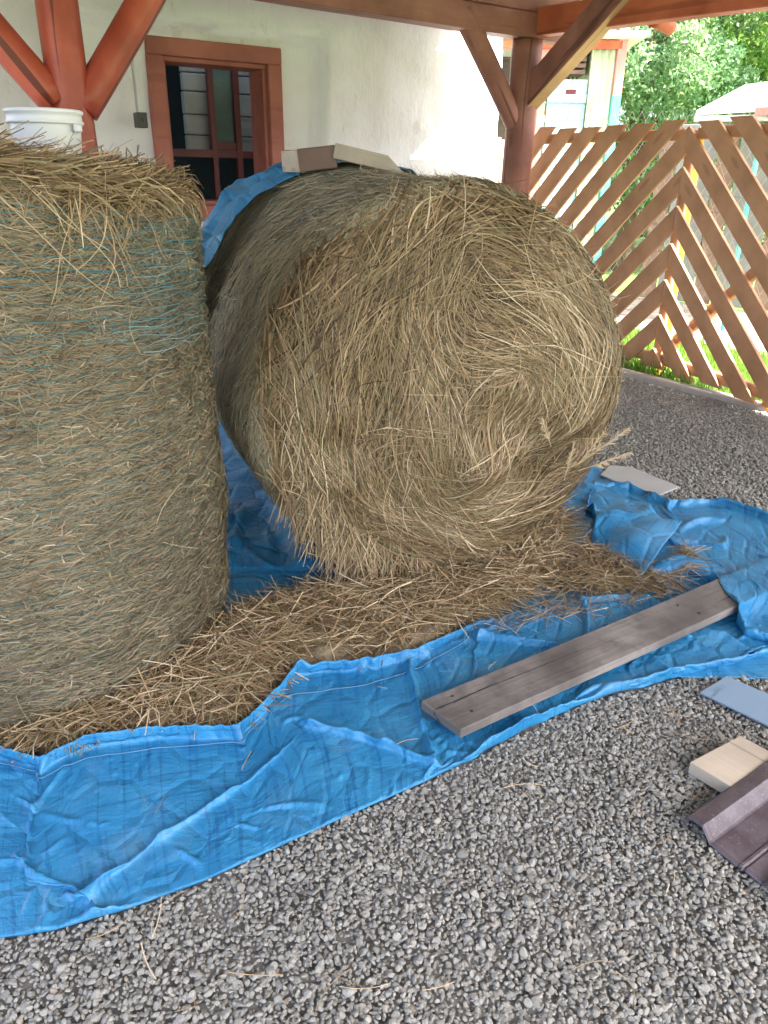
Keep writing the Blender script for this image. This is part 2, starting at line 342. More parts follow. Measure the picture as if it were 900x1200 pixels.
tl = np.interp(px, [-110, 0, 60, 150, 240, 340, 430, 500, 560, 610, 660, 720, 790, 860, 900, 1000], [1122, 1098, 1090, 1064, 1031, 985, 945, 914, 884, 856, 833, 812, 792, 776, 766, 745]) + np.interp(px, [0, 700, 790, 850, 880, 1000], [4, 4, 7, 16, 26, 30])
tb = np.interp(px, [640, 700, 740, 900, 1010], [520, 560, 570, 600, 640])
keep &= (py > tl - 2) | ((py < tb + 25) & (px > 650))
allp = allp[keep]; nst = len(allp)
near_m = allp[:, 1] < 2.6
sz = np.where(near_m, rng.lognormal(math.log(.0055), .33, nst), rng.lognormal(math.log(.0088), .26, nst)); sz = np.clip(sz, .003, .0150)
zz = rng.uniform(-.006, .0035, nst) + .003 * NF(2, .12, 10, 3)(allp)
me = bpy.data.meshes.new('gravel'); me.vertices.add(nst); me.vertices.foreach_set('co', np.column_stack([allp, zz]).astype(np.float32).ravel())
a = me.attributes.new('sz', 'FLOAT', 'POINT'); a.data.foreach_set('value', sz.astype(np.float32))
a = me.attributes.new('rot', 'FLOAT_VECTOR', 'POINT'); a.data.foreach_set('vector', np.column_stack([rng.normal(0, .45, nst), rng.normal(0, .45, nst), rng.uniform(0, 6.28, nst)]).astype(np.float32).ravel())
a = me.attributes.new('pick', 'INT', 'POINT'); a.data.foreach_set('value', rng.integers(0, 9, nst).astype(np.int32))
gravel = link('gravel', me); tag(gravel, 'loose small grey stones covering the yard', None, None, 'stuff')
gn = bpy.data.node_groups.new('scatter_stones', 'GeometryNodeTree'); gn.interface.new_socket('Geometry', in_out='INPUT', socket_type='NodeSocketGeometry'); gn.interface.new_socket('Geometry', in_out='OUTPUT', socket_type='NodeSocketGeometry')
gi = gn.nodes.new('NodeGroupInput'); go = gn.nodes.new('NodeGroupOutput'); iop = gn.nodes.new('GeometryNodeInstanceOnPoints'); ci = gn.nodes.new('GeometryNodeCollectionInfo')
ci.inputs['Collection'].default_value = protos; ci.inputs['Separate Children'].default_value = True; ci.inputs['Reset Children'].default_value = True
def na(nm, ty): x = gn.nodes.new('GeometryNodeInputNamedAttribute'); x.data_type = ty; x.inputs[0].default_value = nm; return x.outputs[0]
gn.links.new(gi.outputs[0], iop.inputs['Points']); gn.links.new(ci.outputs[0], iop.inputs['Instance']); iop.inputs['Pick Instance'].default_value = True
gn.links.new(na('pick', 'INT'), iop.inputs['Instance Index']); gn.links.new(na('sz', 'FLOAT'), iop.inputs['Scale'])
e2r = gn.nodes.new('FunctionNodeEulerToRotation'); gn.links.new(na('rot', 'FLOAT_VECTOR'), e2r.inputs[0]); gn.links.new(e2r.outputs[0], iop.inputs['Rotation'])
gn.links.new(iop.outputs[0], go.inputs[0]); md = gravel.modifiers.new('scatter', 'NODES'); md.node_group = gn
# ================================================================= HOUSE WALL
WB = -.80; WP = AB(0, WB, 0); WN = np.array([*NW, 0.])
def WPX(px, py):                       # pixel -> (a, z) on the wall
    p = PL(px, py, WP, WN); return float((p[:2] - P0) @ TW), float(p[2])
aR = WPX(584, 110)[0]
wo = [WPX(176, 38), WPX(340, 55), WPX(188, 190), WPX(338, 188)]
wa0 = (wo[0][0] + wo[2][0]) / 2; wa1 = (wo[1][0] + wo[3][0]) / 2; wz1 = (wo[0][1] + wo[1][1]) / 2; wz0 = .95
na1 = WPX(378, 110)[0]; nz1 = WPX(280, 36)[1] + .0
house = empty('farmhouse', AB(aR, WB, 0), 'whitewashed rough plaster house wall with a terracotta framed window behind the bales', 'house')
HM = Matrix([[TW[0], NW[0], 0, P0[0] + NW[0] * WB], [TW[1], NW[1], 0, P0[1] + NW[1] * WB], [0, 0, 1, 0], [0, 0, 0, 1]])   # x along wall (a), y out of wall, z up
sp = .035; ax = np.arange(-7.5, aR + .001, sp); ax[-1] = aR; az = np.arange(-.05, 3.6, sp)
for v_ in (wa0, wa1): ax[np.argmin(abs(ax - v_))] = v_
for v_ in (wz0, wz1): az[np.argmin(abs(az - v_))] = v_
A, Z = np.meshgrid(ax, az); n1 = NF(2, .35, 20, 4)(np.stack([A, Z], -1)); n2 = NF(2, .09, 26, 5)(np.stack([A, Z], -1))
sg = lambda x, k=.03: 1 / (1 + np.exp(-x / k))
ledge = nz1 + .008 * NF(1, .12, 8, 2)(A[..., None])
niche = sg(na1 - A, .005) * sg(ledge - Z, .004) * sg(A - (wa0 - .55), .03)
D = .016 * n1 + .005 * n2 - .13 * niche + .022 * np.exp(-((Z - ledge - .012) / .015) ** 2) * sg(na1 - A, .03) * sg(A - (wa0 - .3), .05)
nr, ncn = A.shape; V = np.stack([A, D, Z], -1).reshape(-1, 3)
ii, jj = np.meshgrid(np.arange(nr - 1), np.arange(ncn - 1), indexing='ij'); F = np.stack([ii * ncn + jj, ii * ncn + jj + 1, (ii + 1) * ncn + jj + 1, (ii + 1) * ncn + jj], -1)
ac = (ax[:-1] + ax[1:]) / 2; zc = (az[:-1] + az[1:]) / 2
hole = ((ac[None, :] > wa0 + .02) & (ac[None, :] < wa1 - .02)) & ((zc[:, None] > wz0 + .02) & (zc[:, None] < wz1 - .02))
F = F[~hole].reshape(-1, 4)
# house end return
ne = len(V); R_ = V.reshape(nr, ncn, 3)[:, -1]; V = np.vstack([V, R_ * [1, 0, 1] + [0, -3.5, 0]]); k_ = np.arange(nr - 1)
F = np.vstack([F, np.stack([k_ * ncn + ncn - 1, ne + k_, ne + k_ + 1, (k_ + 1) * ncn + ncn - 1], -1)])
npmesh('wall', V, F, M['plaster'], house, smooth=True, M=HM)
# window
win = link('window', None, None, house, HM)
def hb(name, lo, hi, mat, parent, bev=.004): bm = bmesh.new(); box_bm(bm, lo, hi, bev); return bmobj(name, bm, mat, parent, HM)
fw = .105
def frame_ring(name, a0, a1, z0, z1, wd, y0, y1, mat, parent, bev=.004):
    bm = bmesh.new()
    box_bm(bm, (a0, y0, z1 - wd), (a1, y1, z1), bev); box_bm(bm, (a0, y0, z0), (a1, y1, z0 + wd), bev)
    box_bm(bm, (a0 + .001, y0 + .001, z0 + wd), (a0 + wd, y1 - .001, z1 - wd), bev); box_bm(bm, (a1 - wd, y0 + .001, z0 + wd), (a1 - .001, y1 - .001, z1 - wd), bev)
    return bmobj(name, bm, mat, parent, HM)
frame_ring('frame', wa0, wa1, wz0, wz1, fw, -.19, -.10, M['frame'], win, .006)
frame_ring('inner_frame', wa0 + fw - .002, wa1 - fw + .002, wz0 + fw, wz1 - fw + .002, .03, -.40, -.15, M['frame'], win)
ia0, ia1, iz1 = wa0 + fw + .03, wa1 - fw - .03, wz1 - fw - .03
# sash seen deeper in the opening, and whitewashed log wall behind
sa = lambda f: ia0 + (ia1 - ia0) * f
yb = -.50
bm = bmesh.new()
for f0, f1 in ((.57, .63), (.85, .915)): box_bm(bm, (sa(f0), yb, 1.0), (sa(f1), yb + .05, iz1 + .02), .004)
box_bm(bm, (sa(.10), yb - .001, 1.375), (sa(1.25), yb + .048, 1.43), .004); box_bm(bm, (sa(.57), yb + .002, 1.02), (sa(.61), yb + .04, 1.375), .004)
box_bm(bm, (sa(.63), yb + .004, 1.43), (sa(.85), yb + .04, 1.485), .004)
bmobj('sash', bm, M['sash'], win, HM)
hb('curtain', (sa(.62), yb - .012, 1.43), (sa(.86), yb - .004, iz1 + .03), M['curtain'], win, 0)
bm = bmesh.new(); zb = 1.40; rr = random.Random(3)
while zb < 2.4:
    h_ = rr.uniform(.12, .17); box_bm(bm, (sa(.34), -.60 + rr.uniform(-.008, .008), zb), (sa(1.6), -.54, zb + h_ - .006), .006); zb += h_
bmobj('inner_boards', bm, M['whiteboard'], win, HM)
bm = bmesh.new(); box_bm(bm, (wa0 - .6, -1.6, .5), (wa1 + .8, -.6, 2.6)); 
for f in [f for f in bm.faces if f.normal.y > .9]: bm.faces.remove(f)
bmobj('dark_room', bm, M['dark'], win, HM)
# switch box with a thin cable
sx, sz_ = WPX(165, 141); swo = empty('switch_box', AB(sx, WB + .02, sz_), 'small black switch box on the white wall left of the window', 'switch box')
def hbx(name, lo, hi, mat, parent): bm = bmesh.new(); box_bm(bm, lo, hi, .004); return bmobj(name, bm, mat, parent, HM)
hbx('cover', (sx - .033, -.05, sz_ - .045), (sx + .033, .045, sz_ + .045), M['black'], swo)
hbx('knob', (sx - .01, .045, sz_ - .01), (sx + .01, .055, sz_ + .01), M['black'], swo)
hbx('cable', (sx - .017, -.03, sz_ + .045), (sx - .013, .024, 2.5), M['wire'], swo)
# ================================================================= CARPORT
cp = empty('carport', AB(0, 0, 0), 'red stained timber shelter of log posts, braces and beams over the bales', 'shelter')
q = PL(75, 60, AB(0, 0, 0), WN); aL = float((q[:2] - P0) @ TW)
def cpx(px_, py_, b=0):
    p = PL(px_, py_, AB(0, b, 0), WN); return float((p[:2] - P0) @ TW), float(p[2])
log('post', AB(-.08, 0, -.05), AB(-.08, 0, 2.16), .112, .110, M['beam_brown'], cp, 3)
log('post', AB(aL, 0, -.05), AB(aL, 0, 2.20), .115, .105, M['post_red'], cp, 8)
log('post', AB(-5.55, 0, -.05), AB(-5.55, 0, 2.25), .115, .105, M['post_red'], cp, 9)
# braces
def bracept(px_, py_, b=0): a_, z_ = cpx(px_, py_, b); return AB(a_, b, z_)
log('brace', bracept(96, 128, .02), bracept(192, -38, .02), .085, .085, M['post_red'], cp, 12)
log('brace', bracept(66, 118, .02), bracept(-60, -30, .02), .085, .085, M['post_red'], cp, 13)
log('brace', bracept(604, 150, 0), bracept(541, 10, 0), .068, .075, M['beam_brown'], cp, 14)
# main beam (purlin) along the wall direction
beam('beam', AB(-5.8, 0, 2.33), AB(.52, 0, 2.235), .14, .155, M['beam_brown'], cp, wob=.004)
beam('beam', AB(-5.8, 0, 2.486), AB(.34, 0, 2.395), .12, .145, M['beam_brown'], cp, wob=.004)
# gable-side beam running toward the camera, over the fence line
EP = P0 + np.array([0.02, 0.0])
gn_ = np.array([.83, .56, 0.]); gd = np.array([.56, -.83]) 
def gpt(px_, py_): return PL(px_, py_, (P0[0], P0[1], 0), gn_)
b0, b1 = gpt(640, 42), gpt(900, 10)
dirb = (b1 - b0) / np.linalg.norm(b1 - b0)
s0 = b0 - dirb * .3 + np.array([0, 0, .085]); s1 = b1 + dirb * 5.2 + np.array([0, 0, .085])
beam('beam', s0, s1, .12, .17, M['rafter'], cp, wob=.003)
# squared knee brace from the right post to that beam
k0 = gpt(612, 130); k1 = gpt(775, -52)
kk = np.array([gn_[0], gn_[1], 0]) * -.03
beam('knee_brace', k0 + kk * 2, k1 + kk * 2, .12, .17, M['beam_brown'], cp, wob=.002)
kM, kL = frame_to(k0 + kk * 2, k1 + kk * 2); bm = bmesh.new(); box_bm(bm, (.06, -.056, -.091), (kL, .056, -.0865), .001); bmobj('lit_underside', bm, M['pine'], cp, kM)  # thin pale slab added; its colour paints the brace's lit lower face
# rafters (round poles) across, with one tail visible beyond the beam
tail = gpt(787, 36); 
tail = PL(786, 33, (P0[0] + .25, P0[1] + .17, 0), gn_); log('rafter', tail - np.array([TW[0] * .17, TW[1] * .17, -.035]), tail, .05, .045, M['rafter'], cp, 21)
for bb in (1.6, 2.7, 3.8, 4.9, 6.0): log('rafter', AB(-5.8, bb, 2.508), AB(.3, bb, 2.508), .05, .048, M['rafter'], cp, int(bb * 10))
# unseen roof boards, their stepped edge shaped to cast the shadow on the wall
RZ = 2.56
def back(px_, py_):
    p = PL(px_, py_, WP, WN); r = p + SD * ((RZ - p[2]) / SD[2]); return (float((r[:2] - P0) @ TW), float((r[:2] - P0) @ NW))
poly = [(-5.7, WB - .02), back(538, 8), back(533, 37), back(503, 68), back(545, 75), back(542, 120), back(477, 188)]
eE = poly[-1]; poly += [(.64, eE[1]), (.64, 6.8), (-5.7, 6.8)]
bm = bmesh.new(); vs = [bm.verts.new(AB(a_, b_2, RZ)) for a_, b_2 in poly]; f = bm.faces.new(vs); r = bmesh.ops.extrude_face_region(bm, geom=[f]); bmesh.ops.translate(bm, vec=(0, 0, .03), verts=[v for v in r['geom'] if isinstance(v, bmesh.types.BMVert)])
bmesh.ops.recalc_face_normals(bm, faces=bm.faces); bmobj('roof', bm, M['roofboard'], cp)
print('roof poly', [(round(a, 2), round(b, 2)) for a, b in poly])
# ================================================================= FENCE
FC = G(765, 428, .06); FCx = np.array([FC[0], FC[1]])
def fence_panel(name, dirv, length, label, side, sl_=.84):
    """u runs from the centre stile along dirv"""
    d = np.array(dirv); d /= np.linalg.norm(d); nrm = np.array([d[1], -d[0]])           # thickness axis
    if nrm.dot(-FCx) < 0: nrm = -nrm                                                    # toward the camera
    root = empty(name, (FCx[0], FCx[1], 0), label, 'fence panel')
    Mx = Matrix([[d[0], nrm[0], 0, FCx[0]], [d[1], nrm[1], 0, FCx[1]], [0, 0, 1, 0], [0, 0, 0, 1]])
    wv = .134; zt, zb_ = 1.615, .055; rr = random.Random(len(name))
    k = 0; zc = zt + .02
    uS = .004
    for k in range(-14, 8):
        wv = .128 * math.sqrt(1 + sl_ ** 2) * .90; z_hi = zt - .02 - k * .2345; z_lo = z_hi - wv      # at stile
        # polygon clipped: lines z = z_hi - sl*u, z_lo - sl*u, box [uS,length]x[zb,zt]
        pl = [(-1, z_hi + sl_), (-1, z_lo + sl_), (length + 1, z_lo - sl_ * (length + 1)), (length + 1, z_hi - sl_ * (length + 1))]
        zt_ = zt + rr.uniform(-.008, .012); zb2 = zb_ + rr.uniform(-.015, .02)
        def clip(pl, fn):
            out = []
            for i in range(len(pl)):
                p, q2 = pl[i], pl[(i + 1) % len(pl)]; a_, b_3 = fn(p), fn(q2)
                if a_ >= 0: out.append(p)
                if (a_ >= 0) != (b_3 >= 0): t_ = a_ / (a_ - b_3); out.append((p[0] + (q2[0] - p[0]) * t_, p[1] + (q2[1] - p[1]) * t_))
            return out
        for fn in (lambda p: p[0] - uS, lambda p: length - p[0], lambda p: zt_ - p[1], lambda p: p[1] - zb2): 
            if pl: pl = clip(pl, fn)
        if len(pl) < 3: continue
        ar = .5 * abs(sum(pl[i][0] * pl[(i + 1) % len(pl)][1] - pl[(i + 1) % len(pl)][0] * pl[i][1] for i in range(len(pl))))
        if ar < .006: continue
        # local frame with x along the slat
        c_ = np.mean(pl, 0); an = -math.atan(sl_); ca, sa_ = math.cos(an), math.sin(an)
        loc = [((p[0] - c_[0]) * ca + (p[1] - c_[1]) * sa_, -(p[0] - c_[0]) * sa_ + (p[1] - c_[1]) * ca) for p in pl]
        Ms = Mx @ Matrix.Translation((c_[0], 0.001 + rr.uniform(0, .003), c_[1])) @ Matrix([[ca, 0, -sa_, 0], [0, 1, 0, 0], [sa_, 0, ca, 0], [0, 0, 0, 1]]) @ Matrix.Rotation(math.pi / 2, 4, 'X') @ Matrix.Translation((rr.uniform(0, 0), 0, -.022))
        prism('slat', loc, .021, M['fence'], root, Ms, .0015)
    def fb(nm, lo, hi, mat): bm = bmesh.new(); box_bm(bm, lo, hi, .003); return bmobj(nm, bm, mat, root, Mx)
    def fb_long(nm, p, q2, wd, ht, mat): 
        A_ = Mx @ Vector(p); B_ = Mx @ Vector(q2); return beam(nm, A_, B_, wd, ht, mat, root)
    fb_long('rail', (.05, -.022, 1.545), (length, -.022, 1.545), .04, .07, M['fence'])
    fb_long('rail', (.05, -.022, .115), (length, -.022, .125), .04, .07, M['fence'])
    if side > 0: fb_long('diagonal_rail', (.06, -.024, .17), (min(length, 1.6), -.024, .17 + min(length, 1.6) * .87), .035, .07, M['fence'])
    return root, Mx
fp1, MxL = fence_panel('fence_panel', (FCx * 0 + np.array([-.56, .83])), 1.50, 'brown slatted fence panel whose slats rise to the right, beside the log post', -1, 1.03)
fp2, MxR = fence_panel('fence_panel', np.array([.336, -.942]), 2.6, 'brown slatted fence panel whose slats fall to the right, at the right edge', 1)
beam('fence_post', (FCx[0] + .07, FCx[1] + .07, -.05), (FCx[0] + .07, FCx[1] + .07, 1.52), .07, .07, M['orange'], fp2)
stp = Vector((FCx[0], FCx[1], 0)); beam('stile', (FCx[0] + .025, FCx[1] + .012, .08), (FCx[0] + .025, FCx[1] + .012, 1.57), .075, .03, M['fence'], fp1, up=(-.92, -.4, 0))
pr = MxR @ Vector((1.0, -.09, 0)); beam('fence_post', (pr[0], pr[1], -.05), (pr[0], pr[1], 1.2), .07, .07, M['orange'], fp2)
# ================================================================= HAY BALES
BR = .628; BAX = np.array([-math.sin(math.radians(21)), math.cos(math.radians(21)), 0.]); BU = np.array([math.cos(math.radians(21)), math.sin(math.radians(21)), 0.]); BC = np.array([.245, 2.30, BR]); BL = 1.22
ZV = np.array([0, 0, 1.])
nbf = NF(2, .16, 24, 11); nbf2 = NF(2, .055, 30, 12); nside = NF(3, .25, 20, 13)
def rim(r, R): x = np.clip((r - (R - .20)) / .20, 0, 1); return .13 * (1 - np.sqrt(np.clip(1 - x ** 2, 0, 1))) - .0
def face_map(x, y, h):                  # disc -> world
    r = np.hypot(x, y); s = np.where(r > BR, BR / np.maximum(r, 1e-6), 1.0); over = np.clip(r - BR, 0, None)
    amp = np.clip((BR - r) / .15, 0, 1)
    hol = -.085 * np.exp(-(((x - .10) / .16) ** 2 + ((y + .06) / .13) ** 2)) - .11 * np.exp(-(((x - .27) / .20) ** 2 + ((y + .21 - (x - .27) * .3) / .055) ** 2)) + .035 * np.exp(-(((x - .02) / .10) ** 2 + ((y + .02) / .3) ** 2))
    out = .11 * (1 - (np.clip(r, 0, BR) / BR) ** 2) - rim(np.clip(r, 0, BR), BR) + amp * (.020 * nbf(np.stack([x, y], -1)) + .009 * nbf2(np.stack([x, y], -1)) + hol)
    rr_ = r * s + h * rimw(r); k = rr_ / np.maximum(r, 1e-6)
    out = out + h * (1 - rimw(r) * .7) - over
    return BC + (x * k)[..., None] * BU + (y * k)[..., None] * ZV - out[..., None] * BAX
def rimw(r): return np.clip((r - (BR - .1)) / .1, 0, 1)
def sideR(v): return BR + .004 + .045 * np.clip(v / BL + .1, 0, 1) - np.where(v < .02, 0, 0)
def side_map(u, v, h):                  # u = angle (0 right, pi/2 top, pi left), v = distance back from the face
    R = sideR(v) + .012 * nside(np.stack([np.cos(u), np.sin(u), v], -1)) * 1.0
    q_0 = np.clip(-v / .13, 0, 1); R = np.where(v < 0, R - .2 + .2 * np.sqrt(1 - q_0 ** 2), R)
    r = R + h; x = np.cos(u) * r; z = np.sin(u) * r + BR
    z = np.maximum(z, .012 + h * .3)
    return BC * [1, 1, 0] + x[..., None] * BU + z[..., None] * ZV + (v + .13)[..., None] * BAX * 1.0
bale = empty('hay_bale', (BC[0], BC[1], 0), 'large round hay bale lying on its side, loose straw face toward the camera', 'hay bale', 'round hay bales under the shelter')
# body
nr_, na_ = 60, 160
rs = np.linspace(.0001, BR, nr_); th = np.linspace(0, 2 * np.pi, na_, endpoint=False)
RR, TT = np.meshgrid(rs, th, indexing='ij'); Vf = face_map(RR * np.cos(TT), RR * np.sin(TT), np.full_like(RR, -.012))
vs_ = np.linspace(0.0, BL - .12, 40); VV, TT2 = np.meshgrid(vs_, th, indexing='ij'); Vs = side_map(TT2, VV, np.full_like(VV, -.012))
bk = np.linspace(1, .001, 12); Vb = np.array([Vs[-1] * k + (BC + BAX * BL) * (1 - k) + BAX * .03 * (1 - k) for k in bk])
Vall = np.vstack([Vf.reshape(-1, 3), Vs.reshape(-1, 3), Vb.reshape(-1, 3)]); Vall[:, 2] = np.maximum(Vall[:, 2], .004)
nrw = nr_ + 40 + 12; i = np.arange(nrw - 1)[:, None] * na_; j = np.arange(na_)[None]; F = np.stack([i + j, i + (j + 1) % na_, i + na_ + (j + 1) % na_, i + na_ + j], -1).reshape(-1, 4)
npmesh('bale_body', Vall, F, M['hay_core'], bale, smooth=True)
def make_strands(mapf, Pu, ang, L, W, bend, h0, h1, lift, nseg, rnd, wtilt=.8, pscale=(1., 1.)):
    """strands on a 2-D surface with a height; mapf(u,v,h)->(...,3)"""
    n = len(Pu); t = np.linspace(-.5, .5, nseg + 1)[None]
    dx, dy = np.cos(ang)[:, None], np.sin(ang)[:, None]; lx = L[:, None]
    cx = Pu[:, :1] + dx * lx * t - dy * lx * bend[:, None] * t * t * 4; cy = Pu[:, 1:2] + dy * lx * t + dx * lx * bend[:, None] * t * t * 4
    h = h0[:, None] + (h1 - h0)[:, None] * (t + .5) + lift[:, None] * np.clip(t * 2, 0, 1) ** 2
    wd = W[:, None] * .5 * (1 - .6 * np.clip(t * 2, 0, 1) ** 2); til = (rng.uniform(-1, 1, n) * wtilt)[:, None]
    out = []
    for s_ in (-1, 1): out.append(mapf((cx - dy * wd * s_) * pscale[0], (cy + dx * wd * s_) * pscale[1], h + wd * s_ * til))
    V = np.stack(out, 2).reshape(-1, 3); V[:, 2] = np.maximum(V[:, 2], .008)
    return V, quads(n, nseg), np.repeat(rnd, (nseg + 1) * 2)
def merge(parts):
    off = 0; Vs_, Fs, Rs = [], [], []
    for V_, F_, R_ in parts: Vs_.append(V_); Fs.append(F_ + off); Rs.append(R_); off += len(V_)
    return np.vstack(Vs_), np.vstack(Fs), np.concatenate(Rs)
def disc_pts(n, R, c=(0, 0)):
    r = R * np.sqrt(rng.uniform(0, 1, n)); a_ = rng.uniform(0, 2 * np.pi, n); return np.stack([c[0] + r * np.cos(a_), c[1] + r * np.sin(a_)], -1)
parts = []
nang = NF(2, .14, 20, 31); nang2 = NF(2, .04, 30, 32)
CTRL = [(330,450,75),(325,540,88),(330,600,98),(400,400,62),(385,480,72),(420,300,48),(370,340,55),(480,250,32),(560,225,8),(640,250,-25),(700,320,-55),(725,420,-82),(718,520,72),(690,600,52),(640,650,25),(560,675,2),(480,672,-22),(450,620,-50),(400,640,-72),(380,580,-85),(450,450,76),(450,530,84),(490,560,-75),(520,350,66),(505,420,84),(520,610,-28),(500,500,88),(570,570,8),(640,540,24),(660,575,18),(600,480,55),(560,420,-35),(600,370,-48),(660,380,-78),(600,310,-32),(560,470,40),(680,460,86),(640,450,-80)]
cp3 = np.array([PL(c[0], c[1], BC - BAX * .05, BAX) for c in CTRL]) - BC; CX = np.stack([cp3 @ BU, cp3 @ ZV], -1); CA = np.radians([c[2] for c in CTRL])
GN = 160; gx = np.linspace(-.7, .7, GN); GX, GY = np.meshgrid(gx, gx); d2 = ((GX[..., None] - CX[:, 0]) ** 2 + (GY[..., None] - CX[:, 1]) ** 2); wgt_ = np.exp(-d2 / (2 * .075 ** 2)) + 1e-4 / (d2 + .01)
GC, GS = (wgt_ * np.cos(2 * CA)).sum(-1), (wgt_ * np.sin(2 * CA)).sum(-1); GM = np.hypot(GC, GS); GC, GS = GC / GM, GS / GM
def field(x, y):
    i_ = np.clip(((x + .7) / 1.4 * (GN - 1)).round().astype(int), 0, GN - 1); j_ = np.clip(((y + .7) / 1.4 * (GN - 1)).round().astype(int), 0, GN - 1); return .5 * np.arctan2(GS[j_, i_], GC[j_, i_])
def face_batch(n, L, W, hlo, hhi, jit, lift, nseg, col=0, ncl=700, cr=.035, cj=.13, follow=1.):
    CP = disc_pts(ncl, BR * .985); ca_ = rng.normal(0, cj, ncl) + .22 * nang(CP); cc_ = rng.normal(0, .13, ncl); ch = rng.normal(0, .006, ncl); k = rng.integers(0, ncl, n)
    P = CP[k] + rng.normal(0, cr, (n, 2)); r_ = np.hypot(*P.T); P = P * np.where(r_ > BR * .99, BR * .985 / r_, 1)[:, None]
    off = ca_[k] + rng.normal(0, jit, n); Ls = rng.uniform(*L, n) * np.where(np.hypot(*P.T) > BR - .1, .6, 1); bend = rng.normal(0, .5, n)
    half = nseg // 2; st = Ls / nseg; paths = [P]; dirs = []
    th0 = field(P[:, 0], P[:, 1]); 
    def march(sgn_):
        out, x, th_ = [], P.copy(), th0.copy()
        for q_ in range(half):
            a_ = th_ + off + bend * (q_ + .5) / nseg * sgn_ * follow; x = x + sgn_ * st[:, None] * np.stack([np.cos(a_), np.sin(a_)], -1); f_ = field(x[:, 0], x[:, 1]); dlt = (f_ - th_ + np.pi / 2) % np.pi - np.pi / 2; th_ = th_ + np.clip(dlt, -.45, .45); out.append(x)
        return out
    C = np.stack(march(-1)[::-1] + [P] + march(1), 1); m_ = C.shape[1]
    tg = np.gradient(C, axis=1); tg /= np.linalg.norm(tg, axis=2)[..., None] + 1e-9; t = np.linspace(-1, 1, m_)[None]
    wd = rng.uniform(*W, n)[:, None] * .5 * (1 - .6 * t ** 2); til = rng.uniform(-.8, .8, n)[:, None]
    h = (rng.uniform(hlo, hhi, n) + ch[k])[:, None] + rng.normal(0, .006, n)[:, None] * t + np.abs(rng.normal(0, lift, n))[:, None] * np.clip(t, 0, 1) ** 2
    out = [face_map(C[..., 0] - tg[..., 1] * wd * s_, C[..., 1] + tg[..., 0] * wd * s_, h + wd * s_ * til) for s_ in (-1, 1)]
    V_ = np.stack(out, 2).reshape(-1, 3); V_[:, 2] = np.maximum(V_[:, 2], .008)
    rnd = np.clip(rng.beta(1.9, 2.1, n) * .85 + cc_[k] + .10 * nang(P[:, ::-1] * 1.3) + col, 0, 1); return V_, quads(n, m_ - 1), np.repeat(rnd, m_ * 2)
parts.append(face_batch(16000, (.10, .26), (.002, .0040), -.014, .002, .14, .004, 4, col=-.26, ncl=2500))  # undermost strands tinted dark to paint shade into the gaps
parts.append(face_batch(15000, (.16, .46), (.0016, .0036), -.008, .012, .09, .006, 8, col=-.02, ncl=900, cr=.028))
parts.append(face_batch(6000, (.22, .60), (.0016, .0038), .002, .022, .12, .012, 10, col=.07, ncl=300, cr=.035, cj=.22))
parts.append(face_batch(1300, (.08, .34), (.0012, .0028), .006, .030, .8, .04, 6, col=.12, ncl=900))
def low_hang(n):
    a_ = math.radians(196) + rng.beta(1.1, 2.6, n) * math.radians(122); r_5 = rng.uniform(BR - .16, BR - .01, n); P = np.stack([r_5 * np.cos(a_), r_5 * np.sin(a_) - .03], -1); L = rng.uniform(.08, .28, n)
    h0 = rng.uniform(-.05, .02, n) - .05 * (r_5 > BR - .06)
    return make_strands(lambda x, y, h: BC + x[..., None] * BU + y[..., None] * ZV - (h + .015)[..., None] * BAX, P, rng.normal(-np.pi / 2 + .05, .42, n), L, rng.uniform(.0016, .004, n), rng.normal(0, .05, n), h0, h0 + .02, np.abs(rng.normal(0, .01, n)), 5, np.clip(rng.beta(2, 2, n) + .06, 0, 1))
parts.append(low_hang(1500))
Vx, Fx, Rx = merge(parts); npmesh('face_straw', Vx, Fx, M['straw'], bale, {'rnd': Rx})
# side of the bale: short dense straw under net
def side_batch(n, ulo, uhi, vlo, vhi, L, W, hlo, hhi, jit, lift, nseg, col=0., bias=0):
    P = np.stack([rng.uniform(ulo, uhi, n) * BR, rng.uniform(vlo, vhi, n)], -1); h0 = rng.uniform(hlo, hhi, n)
    ang = rng.normal(bias, jit, n); rnd = np.clip(rng.beta(2.2, 2.4, n) + col, 0, 1)
    return make_strands(side_map, P, ang, rng.uniform(*L, n), rng.uniform(*W, n), rng.normal(0, .08, n), h0, h0 + rng.normal(0, .004, n), np.abs(rng.normal(0, lift, n)), nseg, rnd, pscale=(1 / BR, 1.))
parts = [side_batch(48000, .25, 3.75, -.02, BL - .12, (.02, .09), (.0016, .0034), -.008, .006, .5, .004, 2, .16),
         side_batch(9000, .2, 3.8, -.03, .16, (.05, .16), (.0018, .0036), -.004, .012, .35, .008, 4, .12),
         side_batch(12000, .2, 3.8, -.13, .06, (.04, .12), (.0016, .0036), -.006, .012, .9, .006, 3, .08),
         side_batch(2600, .4, 3.3, .05, BL - .12, (.04, .14), (.0012, .0026), .0, .014, .8, .014, 3, .22),
         side_batch(2500, 1.3, 2.9, BL - .35, BL - .1, (.06, .2), (.0018, .004), .0, .02, .3, .014, 3, .28)]
Vx, Fx, Rx = merge(parts); npmesh('side_straw', Vx, Fx, M['straw_hazed'], bale, {'rnd': Rx})
